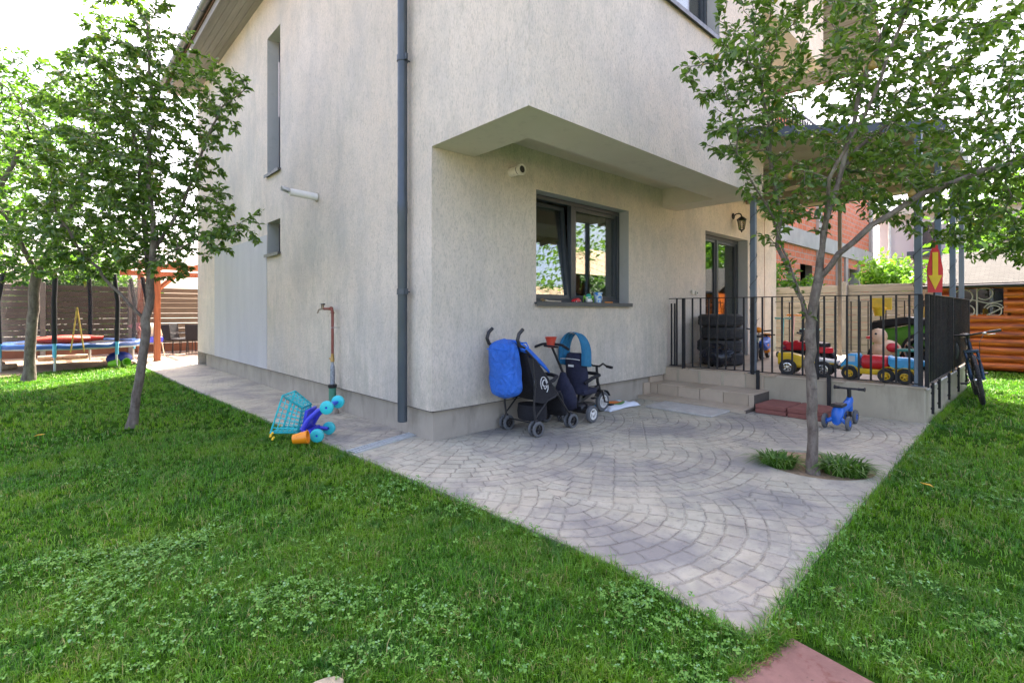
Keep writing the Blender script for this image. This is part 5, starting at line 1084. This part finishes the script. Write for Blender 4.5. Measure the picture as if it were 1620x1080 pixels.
# --- mountain bike leaning on the porch railing
mb_ = thing('mountain_bike', 'black mountain bike leaning against the porch side railing', 'bicycle', (10.62, .80, 0), rot=(9, 0, 188))
def spoked(par, c, R_, name, tw=.026):
    X = M(c, (90, 0, 0)); m = MB(); m.torus(R_ - tw, tw, X, 44, 10, 1.0)
    for k in range(60):
        a = 2 * PI * k / 60
        for q in (-1, 1): m.rbox(((R_ - .004) * math.cos(a + q * .02), (R_ - .004) * math.sin(a + q * .02), q * .012), (.012, .012, .012), .003, X)
    o = m.build(name, TYRE, par); m = MB(); m.lathe([(R_ - tw * 2.0, -.012), (R_ - tw * 2.4, -.010), (R_ - tw * 2.4, .010), (R_ - tw * 2.0, .012)], 40, X); m.build('rim', BLACKM, o)
    m = MB()
    for k in range(28):
        a = 2 * PI * k / 28; b = a + (.5 if k % 2 else -.5); m.tube([X @ Vector((.02 * math.cos(b), .02 * math.sin(b), .03 * (1 if k % 4 < 2 else -1))), X @ Vector(((R_ - tw * 2.2) * math.cos(a), (R_ - tw * 2.2) * math.sin(a), 0))], .0013, 3)
    m.lathe([(.0, -.05), (.012, -.05), (.022, -.03), (.014, -.02), (.014, .02), (.022, .03), (.012, .05), (0, .05)], 12, X); m.lathe([(.03, .035), (.08, .035), (.08, .037), (.03, .037)], 24, X); m.build('spokes', CHROME, o); return o
R_ = .345; spoked(mb_, (0, 0, R_), R_, 'wheel'); spoked(mb_, (1.09, 0, R_), R_, 'wheel')
m = MB(); bb = (.42, 0, .30); sc_ = (.27, 0, .78); hd = (.86, 0, .86); hb = (.90, 0, .74)
m.tube([bb, sc_], .017, 10); m.tube([(.29, 0, .74), hd], .018, 10); m.tube([bb, hb], .023, 10); m.tube([hd, hb], .025, 12)
for sy in (-1, 1): m.tube([bb, (.2, sy * .05, .31), (0, sy * .065, R_)], .010, 8); m.tube([(.28, 0, .72), (.15, sy * .045, .55), (0, sy * .065, R_)], .008, 8)
m.build('frame', simple('bike paint', (.012, .02, .035), .3, .2), mb_)
m = MB()
for sy in (-1, 1): m.tube([(.935, sy * .065, .72), (1.0, sy * .065, .55)], .018, 10); m.tube([(1.0, sy * .065, .55), (1.09, sy * .062, R_)], .023, 10)
m.rbox((.93, 0, .735), (.06, .17, .045), .012); m.tube([(1.01, -.07, .60), (1.03, 0, .71), (1.01, .07, .60)], .012, 8); m.build('fork', simple('fork paint', (.02, .045, .08), .3, .3), mb_)
m = MB(); m.tube([hd, (.845, 0, .93), (.90, 0, .965)], .018, 8); m.tube([(.84, -.35, .99), (.88, -.18, .98), (.90, 0, .965), (.88, .18, .98), (.84, .35, .99)], .013, 10); hbr = m.build('handlebar', BLACKM, mb_)
for sy in (-1, 1):
    m = MB(); m.tube([(.865, sy * .23, .982), (.84, sy * .36, .99)], .018, 10); m.build('grip', BLACKP, hbr); m = MB(); m.tube([(.90, sy * .17, .97), (.95, sy * .20, .95), (.93, sy * .29, .95)], .006, 6); m.rbox((.885, sy * .18, .975), (.04, .05, .03), .008); m.build('brake_lever', CHROME, hbr)
m = MB(); m.tube([(.93, -.17, .96), (1.04, -.12, .90), (1.0, -.03, .78)], .0035, 5); m.tube([(.93, .17, .96), (1.06, .1, .86), (1.02, .07, .6), (1.07, .07, .4)], .0035, 5); m.build('cable', BLACKP, mb_)
m = MB(); m.tube([sc_, (.245, 0, .92)], .014, 8); rings = []
for x, w_, h in ((.10, .07, .03), (.14, .075, .035), (.22, .05, .035), (.32, .02, .028), (.37, .015, .02)): rings.append([(x, w_ * math.cos(a), .935 + h * math.sin(a)) for a in np.linspace(0, 2 * PI, 13)[:-1]])
m.loft(rings); m.build('saddle', BLACKP, mb_, ang=60)
m = MB(); m.lathe([(.05, -.003), (.088, -.003), (.088, .003), (.05, .003), (.05, -.003)], 28, M((.42, -.05, .30), (90, 0, 0))); m.tube([(.42, -.07, .30), (.58, -.08, .25)], .011, 8); m.tube([(.42, .07, .30), (.26, .08, .35)], .011, 8); m.lathe([(0, -.05), (.02, -.05), (.02, .05), (0, .05)], 12, M((.42, 0, .30), (90, 0, 0))); m.build('crank', CHROME, mb_)
for x, y, z in ((.58, -.13, .25), (.26, .13, .35)): m = MB(); m.rbox((x, y, z), (.09, .09, .022), .006); m.build('pedal', BLACKP, mb_)
m = MB(); m.tube([(.42, -.05, .388), (0, -.05, R_ + .04), (-.04, -.05, R_), (0, -.05, R_ - .04), (.42, -.05, .212)], .004, 5); m.build('chain', simple('chain', (.2, .19, .17), .4, .8), mb_)

# ---------------------------------------------------------------- toys on the porch (floor at z .42)
FZ = .42
def tyre(par_loc, R2=.34, w_=.205):
    m = MB(); m.lathe([(.19, -w_ * .36), (.205, -w_ * .45), (.28, -w_ * .5), (R2 - .02, -w_ * .44), (R2 - .004, -w_ * .34), (R2, -w_ * .2), (R2, w_ * .2), (R2 - .004, w_ * .34), (R2 - .02, w_ * .44), (.28, w_ * .5), (.205, w_ * .45), (.19, w_ * .36), (.20, 0), (.19, -w_ * .36)], 48)
    for k in range(48):
        for q, hh in ((-1, .05), (0, .0), (1, .05)): m.rbox((R2 + .0005, 0, q * w_ * .25), (.006, .032, w_ * .17), .002, M((0, 0, 0), (0, 0, k * 7.5 + q * 2)))
    return m
tx, ty = 8.22, 3.74
for k, lb in enumerate(('bottom tyre of the stack on the porch', 'second tyre from the bottom of the porch stack', 'third tyre from the bottom of the porch stack', 'topmost tyre of the stack on the porch')):
    o = tyre(None).build('tyre', TYRE); o.location = (tx + (.02, -.015, .01, 0)[k], ty + (.0, .02, -.01, .01)[k], FZ + .103 + k * .208); o.rotation_euler = (0, 0, k * .8); tag(o, lb, 'tyre', 'tyres stacked on the porch')
m = MB(); rg = np.random.default_rng(4); rings = []
for q in range(11):
    t_ = q / 10; r_ = math.sin(PI * min(.97, max(.03, t_))) ** .55; rings.append([((.13 * r_) * math.cos(a) * (1 + .12 * math.sin(5 * a + 7 * t_)), (.27 * r_) * math.sin(a) * (1 + .10 * math.sin(7 * a + 9 * t_)), .01 + t_ * .34 + .02 * math.sin(3 * a)) for a in np.linspace(0, 2 * PI, 25)[:-1]])
m.loft(rings); o = m.build('bin_bag', simple('black film', (.012, .014, .022), .22, 0, .3, 12, .9, 18), ang=70); o.location = (7.76, 3.60, FZ); tag(o, 'shiny black bin bag slumped against the tyre stack', 'bag')

def loft_box(mb, secs):                                      # secs: (x, halfwidth, z0, z1) soft box sections along x
    rings = []
    for x, w_, a, b in secs: e_ = min(w_, (b - a) / 2) * .35; rings.append([(x, -w_, a + e_), (x, -w_ + e_, a), (x, w_ - e_, a), (x, w_, a + e_), (x, w_, b - e_), (x, w_ - e_, b), (x, -w_ + e_, b), (x, -w_, b - e_)])
    mb.loft(rings); return mb
# truck: cab towards the house
tk = thing('toy_truck', 'big plastic tipper truck with blue cab, red tank and yellow chassis behind the railing', 'toy truck', (7.70, 1.46, FZ), 90)
m = MB(); loft_box(m, ((-.33, .10, .10, .14), (-.30, .12, .09, .15), (.36, .12, .09, .15), (.40, .10, .08, .14)))
for x in (-.26, -.10, .31): m.loft([[(x + .105 * math.cos(a), y, .088 + .105 * math.sin(a)) for y in (-.145, -.06)] for a in np.linspace(.3, PI - .3, 9)], cap=False, closed=False); m.loft([[(x + .105 * math.cos(a), y, .088 + .105 * math.sin(a)) for y in (.06, .145)] for a in np.linspace(.3, PI - .3, 9)], cap=False, closed=False)
m.build('chassis', YELL, tk, solid=.006)
m = MB(); loft_box(m, ((.22, .12, .15, .32), (.235, .125, .15, .335), (.33, .125, .15, .33), (.385, .12, .15, .235), (.41, .11, .15, .20))); cbn = m.build('cab', SKYB, tk)
m = MB(); m.box(.25, .32, -.127, -.124, .235, .31); m.box(.25, .32, .124, .127, .235, .31); m.build('cab_window', simple('toy window', (.5, .55, .6), .2), cbn)
m = MB(); rings = []
for x in (-.09, -.07, .18, .20): r_ = .10 if abs(x - .055) < .13 else .075; rings.append([(x, r_ * 1.1 * math.cos(a), .235 + r_ * .9 * math.sin(a)) for a in np.linspace(0, 2 * PI, 21)[:-1]])
m.loft(rings); m.build('tank', RED, tk, ang=50)
m = MB(); loft_box(m, ((-.46, .07, .24, .28), (-.38, .10, .20, .29), (-.28, .115, .17, .31), (-.12, .11, .17, .31), (-.09, .10, .22, .33))); m.build('tipper', SKYB, tk)
for x in (-.26, -.075, .31):
    for sy in (-1, 1): wheel(tk, (x, sy * .135, .088), .088, .05, (90, 0, 0), RUBBER, YELL, 5, hub=.5)
jp = thing('toy_jeep', 'yellow toy off road car with big black wheels behind the railing', 'toy car', (7.72, 2.29, FZ), 96)
m = MB(); loft_box(m, ((-.33, .07, .15, .19), (-.27, .11, .13, .22), (-.05, .12, .11, .22), (.10, .12, .10, .27), (.22, .11, .10, .30), (.36, .09, .13, .29))); m.build('body', YELL, jp)
m = MB(); loft_box(m, ((-.36, .12, .19, .22), (-.12, .125, .20, .245), (-.02, .11, .20, .245))); m.build('bonnet', WHITEP, jp)
m = MB(); loft_box(m, ((-.38, .13, .12, .17), (-.10, .125, .12, .185), (.0, .1, .12, .16))); m.tube([(-.36, -.13, .16), (-.40, 0, .16), (-.36, .13, .16)], .02, 8); m.build('bumper', BLACKP, jp)
for x in (-.20, .22):
    for sy in (-1, 1): wheel(jp, (x, sy * .15, .108), .108, .08, (90, 0, 0), TYRE, CHROME, 6, hub=.55)
qd = thing('toy_quad', 'red and black ride on quad bike farther back on the porch', 'ride on', (9.15, 2.72, FZ), 70)
m = MB(); loft_box(m, ((-.36, .10, .22, .30), (-.22, .17, .22, .33), (-.05, .10, .24, .34), (.12, .12, .24, .38), (.26, .17, .22, .36), (.38, .10, .22, .28))); m.ball((.30, -.13, .34), .05); m.ball((.30, .13, .34), .05); m.build('body', RED, qd)
m = MB(); loft_box(m, ((-.30, .12, .30, .37), (-.15, .09, .33, .40), (.05, .07, .33, .37))); m.tube([(.12, 0, .36), (.08, 0, .50)], .025, 8); m.tube([(.04, -.19, .53), (.08, 0, .50), (.04, .19, .53)], .016, 8); m.rbox((.09, 0, .54), (.05, .13, .08), .02); m.box(-.3, .3, -.08, .08, .13, .23); m.build('seat', BLACKP, qd)
for x in (-.24, .26):
    for sy in (-1, 1): wheel(qd, (x, sy * .18, .115), .115, .09, (90, 0, 0), RUBBER, BLACKP, 5, hub=.5)
tc = thing('toy_tractor', 'green and black ride on tractor with a large silver ringed wheel at the porch corner', 'ride on', (9.95, 1.50, FZ), 78)
tc.scale = (1.18, 1.18, 1.2)
m = MB(); loft_box(m, ((-.40, .13, .26, .42), (-.36, .16, .24, .55), (-.05, .16, .24, .56), (.12, .15, .24, .52), (.40, .13, .24, .48), (.42, .11, .26, .44))); m.build('body', GREEN, tc)
m = MB(); loft_box(m, ((-.25, .17, .55, .62), (.0, .17, .56, .66), (.40, .13, .48, .60), (.43, .12, .46, .55))); m.box(-.3, .4, -.1, .1, .14, .25); m.build('hood', BLACKP, tc)
m = MB(); m.rbox((.30, -.13, .28), (.16, .05, .05), .02); m.rbox((.40, .0, .36), (.05, .06, .05), .01); m.build('light', RED, tc)
for x, r_ in ((-.20, .23), (.28, .14)):
    for sy in (-1, 1): wheel(tc, (x, sy * .21, r_), r_, .10, (90, 0, 0), RUBBER, BLACKP, 3, hub=.72)
m = MB(); m.torus(.17, .014, M((-.20, .27, .23), (90, 0, 0)), 30, 6); m.torus(.17, .014, M((-.20, -.27, .23), (90, 0, 0)), 30, 6)
for sy in (-.27, .27):
    for k in range(3): a = k * 2.094 + .5; m.tube([(-.20, sy, .23), (-.20 + .16 * math.cos(a), sy, .23 + .16 * math.sin(a))], .012, 6)
m.build('wheel_ring', CHROME, tc)
dk = thing('rocking_duck', 'cream plastic rocking duck with red beak and red wing on the porch', 'rocking toy', (9.3, 1.70, FZ), 120)
m = MB(); m.ball((0, 0, .30), (.20, .11, .15)); m.ball((.10, 0, .50), (.12, .09, .12)); m.tube([(.06, 0, .38), (.10, 0, .46)], .08, 12); m.build('body', CREAM, dk)
m = MB(); m.ball((.20, 0, .48), (.07, .05, .025)); m.build('beak', RED, dk)
for sy in (-1, 1): m = MB(); m.ball((-.04, sy * .11, .34), (.08, .03, .07)); m.build('wing', RED, dk)
for sy in (-1, 1): m = MB(); m.tube([(.32 * math.sin(a), sy * .12, .36 - .33 * math.cos(a)) for a in np.linspace(-1, 1, 11)], .025, 8); m.tube([(0, sy * .12, .05), (0, sy * .08, .22)], .02, 6); m.build('rocker', RED, dk)
m = MB(); m.ball((.16, -.075, .54), .016); m.ball((.16, .075, .54), .016); m.build('eye', BLACKP, dk)
m = MB(); m.rbox((0, 0, .315), (.28, .28, .03), .01)
stl = thing('stool', 'small teal plastic stool near the porch corner post', 'stool', (9.15, 1.42, FZ), 10); m.build('seat', TEAL, stl)
for x in (-.11, .11):
    for y in (-.11, .11): m = MB(); m.tube([(x, y, .31), (x * 1.15, y * 1.15, 0)], [.018, .022], 8); m.build('leg', TEAL, stl)
sl = thing('play_slide', 'yellow plastic play slide at the lawn side of the porch', 'slide', (10.0, 1.22, FZ), 15)
m = MB(); m.prism([(-.5, 0), (.5, 0), (.42, .15), (.1, .95), (-.1, .95), (-.42, .15)], -.12, -.09, M((0, 0, 0), (90, 0, 0))); m.prism([(-.5, 0), (.5, 0), (.42, .15), (.1, .95), (-.1, .95), (-.42, .15)], .09, .12, M((0, 0, 0), (90, 0, 0))); m.build('side_panel', YELL, sl)
m = MB(); m.add([(.5, -.1, .05), (.5, .1, .05), (.05, .1, .78), (.05, -.1, .78)], [(0, 1, 2, 3)]); m.build('chute', YELL, sl, solid=.015)
m = MB()
for k in range(3): m.box(-.42 + k * .1, -.34 + k * .1, -.09, .09, .18 + k * .22, .20 + k * .22)
m.build('step', RED, sl)
hp = thing('toy_hoop', 'yellow toy basketball hoop on a thin pole behind the porch corner post', 'toy hoop', (10.25, 1.95, FZ), 0)
m = MB(); m.tube([(0, 0, 0), (0, 0, .92)], .012, 8); m.build('pole', BLACKP, hp); m = MB(); m.rbox((.02, 0, 1.0), (.02, .30, .20), .01); m.build('backboard', YELL, hp); m = MB(); m.torus(.09, .012, M((-.10, 0, .93)), 20, 6); m.lathe([(.09, .93), (.07, .80)], 16, M((-.10, 0, 0))); m.build('rim', YELL, hp); m = MB(); m.lathe([(0, 0), (.16, 0), (.14, .04), (0, .05)], 18); m.build('foot', YELL, hp)
def scooter(lb, loc, rz, c1, c2, h=.78):
    s_ = thing('scooter', lb, 'scooter', loc, rz, 'scooters parked on the porch')
    m = MB(); loft_box(m, ((-.28, .03, .06, .08), (-.25, .055, .06, .085), (.18, .055, .06, .085), (.22, .04, .07, .10))); m.build('deck', c2, s_)
    m = MB(); m.tube([(.24, 0, .07), (.20, 0, .25), (.14, 0, h)], [.018, .018, .013], 8); m.build('stem', c1, s_)
    m = MB(); m.tube([(.14, -.15, h), (.14, 0, h), (.14, .15, h)], .012, 8)
    for q in (-1, 1): m.tube([(.14, q * .07, h), (.14, q * .16, h)], .018, 8)
    m.build('handlebar', c2, s_)
    for x, y in ((.25, -.06), (.25, .06), (-.26, 0)): wheel(s_, (x, y, .055), .055, .025, (90, 0, 0), BLACKP, c2, 3)
MINT = plastic('mint plastic', (.20, .50, .46)); PINKW = plastic('pale pink plastic', (.70, .42, .38))
scooter('mint coloured kick scooter leaning near the pale wall corner', (10.55, 3.50, FZ), 175, MINT, MINT, .74); scooter('pale pink kick scooter with orange grips', (11.0, 3.42, FZ), 160, PINKW, ORANGE, .80); scooter('lower mint scooter partly behind the forked tree trunk', (10.2, 3.0, FZ), 200, SKYB, MINT, .55)
kb = thing('kids_bicycle', 'small silver child bicycle with orange lamp beside the tyre stack', 'bicycle', (8.85, 3.42, FZ), rot=(4, 0, 20))
for x in (0, .56): m = MB(); m.torus(.16, .02, M((x, 0, .18), (90, 0, 0)), 30, 8); o = m.build('wheel', TYRE, kb); m = MB(); [m.tube([(x, 0, .18), (x + .15 * math.cos(a), 0, .18 + .15 * math.sin(a))], .0018, 3) for a in np.linspace(0, 2 * PI, 17)[:-1]]; m.build('spokes', CHROME, o)
m = MB(); m.tube([(0, 0, .18), (.22, 0, .18), (.44, 0, .42)], .016, 8); m.tube([(.22, 0, .18), (.14, 0, .42)], .016, 8); m.tube([(.14, 0, .38), (.42, 0, .44)], .014, 8); m.tube([(.56, 0, .18), (.44, 0, .42), (.42, 0, .52)], .015, 8); m.build('frame', simple('silver green paint', (.35, .45, .42), .3, .4), kb)
m = MB(); m.tube([(.38, -.2, .56), (.42, 0, .52), (.38, .2, .56)], .013, 8); m.rbox((.13, 0, .45), (.18, .11, .04), .015); m.build('saddle_and_bar', BLACKP, kb); m = MB(); m.ball((.10, -.0, .56), (.10, .08, .05)); m.build('seat_back', ORANGE, kb)
km = thing('toy_motorbike', 'blue and orange toy motorbike behind the corner post', 'ride on', (9.75, 3.62, FZ), 10)
m = MB(); loft_box(m, ((-.28, .04, .30, .34), (-.15, .07, .20, .33), (.02, .08, .14, .34), (.15, .08, .18, .40), (.25, .05, .26, .38))); m.build('body', BLUE, km); m = MB(); m.rbox((.05, 0, .16), (.16, .17, .10), .03); m.rbox((.26, 0, .40), (.04, .12, .12), .02); m.rbox((-.05, 0, .26), (.12, .165, .05), .02); m.build('fairing', ORANGE, km)
for x in (-.24, .30): wheel(km, (x, 0, .11), .11, .06, (90, 0, 0), RUBBER, WHITEP, 5)
m = MB(); m.tube([(.30, 0, .11), (.20, 0, .42)], .02, 8); m.tube([(.18, -.15, .44), (.20, 0, .43), (.18, .15, .44)], .013, 8); m.build('fork', BLACKP, km)
# arrow sign on the corner of the side railing
sg = thing('arrow_sign', 'red board with a yellow downward arrow fixed above the side railing', 'sign', (7.68, .94, 1.52), -68)
m = MB(); w2 = .066; m.prism([(-w2, .0), (w2, .0), (w2 * 1.12, .27), (w2 * .55, .50), (-w2 * .55, .50), (-w2 * 1.12, .27)], 0, .02, M((0, 0, 0), (90, 0, 0))); m.build('board', RED, sg)
m = MB(); m.prism([(-.026, .47), (-.026, .20), (-.065, .20), (0, .03), (.065, .20), (.026, .20), (.026, .47)], .0205, .026, M((0, 0, 0), (90, 0, 0))); m.build('arrow', YELL, sg)
m = MB(); m.prism([(-.03, .495), (.03, .495), (.02, .60), (-.02, .60)], 0, .018, M((0, 0, 0), (90, 0, 0))); m.build('tab', RED, sg); m = MB(); m.tube([(0, .012, -.05), (0, .012, .3)], .01, 6); m.build('mount', BLACKM, sg)

# ---------------------------------------------------------------- far end of the garden
tm = thing('trampoline', 'round trampoline with blue rim pad and black safety net at the end of the lawn', 'trampoline', (.55, 16.0, 0), 0); TR = 1.38; TZ = .54
m = MB(); m.lathe([(0, TZ), (TR - .25, TZ)], 40); m.build('mat', BLACKF, tm)
RP = simple('rim pad blue', (.012, .075, .27), .5, 0, .3, 3, .4, 20); m = MB(); rings = []
for k in range(49):
    a = 2 * PI * k / 48; u = .012 * math.sin(k * 1.9); rings.append([((TR + q) * math.cos(a), (TR + q) * math.sin(a), TZ + h + u) for q, h in ((-.28, .0), (-.26, .03), (.0, .035), (.03, .01), (.03, -.06), (.0, -.03), (-.26, -.01))])
m.loft(rings, cap=False); m.build('rim_pad', RP, tm)
m = MB(); m.torus(TR, .022, M((0, 0, TZ - .07)), 48, 8); m.build('ring_frame', GALV, tm)
SLV = simple('pale blue sleeve', (.10, .42, .62), .6)
for k in range(8):
    a = math.radians(-105 + k * 45); c, s_ = math.cos(a), math.sin(a); q = TR + .02
    m = MB(); m.tube([(q * c, q * s_, 0), (q * c, q * s_, TZ + .1)], .024, 10); lg = m.build('leg', GALV, tm); m = MB(); m.tube([(q * c * 1.01, q * s_ * 1.01, TZ - .24), (q * c * 1.01, q * s_ * 1.01, TZ + .06)], .036, 10); m.build('sleeve', SLV, lg)
    m = MB(); m.tube([(q * c * 1.01, q * s_ * 1.01, TZ + .06), (q * c * 1.03, q * s_ * 1.03, 1.5), (q * c * .95, q * s_ * .95, 2.15)], .045, 10); m.build('net_pole', BLACKF, tm)
NETM = NT('net'); _tr = NETM.n('BsdfTransparent'); _mx = NETM.n('MixShader'); _mx.inputs[0].default_value = .42; NETM.l(_tr.outputs[0], _mx.inputs[1]); NETM.l(NETM.b.outputs[0], _mx.inputs[2]); NETM.l(_mx.outputs[0], NETM.out.inputs[0]); NETM = NETM.fin((.03, .03, .035), .9)
m = MB(); m.lathe([(TR - .12, TZ + .03), (TR - .02, 1.4), (TR - .05, 2.1)], 48); m.build('net', NETM, tm)
m = MB(); m.tube([(.0, -TR - .05, 1.38), (-.09, -TR - .06, .55), (-.11, -TR - .06, .40)], .014, 6); m.tube([(.0, -TR - .05, 1.38), (.10, -TR - .06, .55), (.12, -TR - .06, .40)], .014, 6); m.build('net_opening', simple('yellow strap', (.45, .30, .06), .7, 0, .6, 14), tm)
for (x, y, rz, sz, lb) in ((.35, 15.45, 8, 1.0, 'orange red inflatable lying on the trampoline'), (.50, 15.95, -4, 1.25, 'darker red inflatable behind it on the trampoline')):
    m = MB(); rings = []
    for q in range(9): t_ = q / 8; r_ = .095 * math.sin(PI * min(.93, max(.07, t_))) ** .35; rings.append([((t_ - .5) * .95 * sz, r_ * 1.5 * math.cos(a), TZ + .1 + r_ * math.sin(a)) for a in np.linspace(0, 2 * PI, 15)[:-1]])
    m.loft(rings); o = m.build('inflatable', plastic('inflatable red', (.75, .07, .03), .3), ang=60); o.location = (x, y, 0); o.rotation_euler = (0, 0, math.radians(rz)); tag(o, lb, 'inflatable', 'red inflatables on the trampoline')
m = MB(); m.ball((0, 0, .16), (.26, .2, .17)); o = m.build('sack', simple('dark blue tarp', (.01, .03, .22), .5, 0, .4, 9, .9, 12), ang=70); o.location = (1.35, 15.3, 0); tag(o, 'crumpled dark blue sack under the trampoline edge', 'sack')
for (x, y, a, lb) in ((1.20, 14.82, 60, 'lime green toy bucket lying on the grass by the trampoline leg'), (1.42, 14.95, 20, 'second lime green bucket tipped against the dark blue sack')):
    m = MB(); m.lathe([(0, -.09), (.065, -.09), (.09, .09), (.094, .095), (.085, .09), (.06, -.08), (0, -.08)], 20); o = m.build('bucket', LIME); o.location = (x, y, .085); o.rotation_euler = (math.radians(80), 0, math.radians(a)); tag(o, lb, 'bucket')
REDW = wood('red brown stained timber', (.22, .05, .015), (.38, .11, .04), 2)
pg = thing('pergola', 'red brown timber pergola with braced posts at the far end of the path', 'pergola', (2.18, 15.9, 0), 0)
for (x, y) in ((0, 0), (0, 3.1), (3.6, 0), (3.6, 3.1)): m = MB(); m.box(x - .07, x + .07, y - .07, y + .07, 0, 2.38); m.build('post', REDW, pg, bevel=.005)
for (a, b_) in (((0, 0, 1.85), (.55, 0, 2.38)), ((0, 0, 1.85), (0, .55, 2.38)), ((0, 3.1, 1.85), (.55, 3.1, 2.38)), ((0, 0, 1.85), (-.4, 0, 2.3))): m = MB(); m.tube([a, b_], .06, 4); m.build('brace', REDW, pg)
for y in (0, 3.1): m = MB(); m.box(-.5, 4.1, y - .05, y + .05, 2.382, 2.53); m.build('beam', REDW, pg)
for x in np.arange(-.3, 4.0, .7): m = MB(); m.box(x, x + .06, -.4, 3.5, 2.532, 2.65); m.build('rafter', REDW, pg)
m = MB(); st_ = [(.20 * (1 if k % 2 else .48) * math.cos(k * PI / 5), .20 * (1 if k % 2 else .48) * math.sin(k * PI / 5)) for k in range(10)]; m.prism(st_, -.02, .02, M((0, 0, 0), (90, 0, -35))); o = m.build('star_cushion', simple('pink foam', (.62, .24, .26), .8), bevel=.01); o.location = (1.87, 17.3, .88); m2 = MB(); m2.tube([(.0, 0, .18), (.1, .2, 1.6)], .006, 4); m2.build('cord', BLACKP, o); tag(o, 'pink star shaped cushion hanging on a cord behind the trampoline', 'cushion')
es = thing('toy_easel', 'pale children easel with a blue tray behind the red brown post', 'easel', (2.28, 17.3, 0), 10)
for x in (-.22, .22):
    for y in (-.18, .18): m = MB(); m.tube([(x * .5, 0, 1.05), (x, y, 0)], .014, 5); m.build('leg', simple('pale stick', (.55, .48, .36), .6), es)
m = MB(); m.add([(-.13, -.04, .95), (.13, -.04, .95), (.2, -.12, .60), (-.2, -.12, .60)], [(0, 1, 2, 3)]); m.build('board', simple('pale board', (.55, .48, .36), .7), es, solid=.01); m = MB(); m.rbox((0, -.14, .50), (.36, .14, .15), .015); m.build('tray', DBLUE, es)
def chair(lb, loc, rz):
    c = thing('garden_chair', lb, 'chair', loc, rz, 'dark chairs round the pergola table')
    m = MB(); m.rbox((0, 0, .44), (.46, .46, .05), .015); m.build('seat', BLACKF, c); m = MB(); m.rbox((-.24, 0, .70), (.04, .44, .46), .015, M((0, 0, 0), (0, -6, 0))); m.build('backrest', BLACKF, c)
    for x in (-.21, .21):
        for y in (-.21, .21): m = MB(); m.tube([(x, y, .42), (x * 1.1, y * 1.1, 0)], .012, 8); m.build('leg', BLACKM, c)
    for y in (-.24, .24): m = MB(); m.tube([(-.24, y, .62), (.18, y, .64), (.22, y, .44)], .014, 8); m.build('armrest', BLACKM, c)
chair('dark garden chair with its back to the board fence', (3.25, 18.6, .004), -40); chair('dark garden chair nearest the path under the pergola', (3.45, 17.75, .004), 60); chair('dark garden chair closest to the red brown post', (2.95, 18.0, .004), 20)
tb = thing('garden_table', 'round dark garden table under the pergola', 'table', (4.1, 18.3, .004), 0)
m = MB(); m.lathe([(0, .72), (.5, .72), (.51, .735), (.5, .75), (0, .75)], 30); m.build('tabletop', simple('brown table', (.12, .06, .035), .5), tb); m = MB(); m.lathe([(.03, .05), (.03, .72)], 12); m.lathe([(0, 0), (.28, 0), (.26, .04), (.03, .06)], 24); m.build('pedestal', BLACKM, tb)
for k, (x, y, rz, lb) in enumerate(((-.9, 15.6, 20, 'rough log lying on the bare soil nearest the pale trunk'), (-1.0, 16.3, 50, 'rough log on the bare soil behind the pale trunk'), (.4, 17.9, 5, 'long pale log under the back of the trampoline'))):
    m = MB(); rg = np.random.default_rng(k); m.tube([(i * .2 - .5, rg.normal(0, .01), .07) for i in range(6)], [.07, .075, .07, .068, .072, .065], 10); o = m.build('log', bark('log bark', (.20, .13, .08), (.36, .26, .17))); o.location = (x, y, 0); o.rotation_euler = (0, 0, math.radians(rz)); tag(o, lb, 'log', 'logs lying on the bare soil')
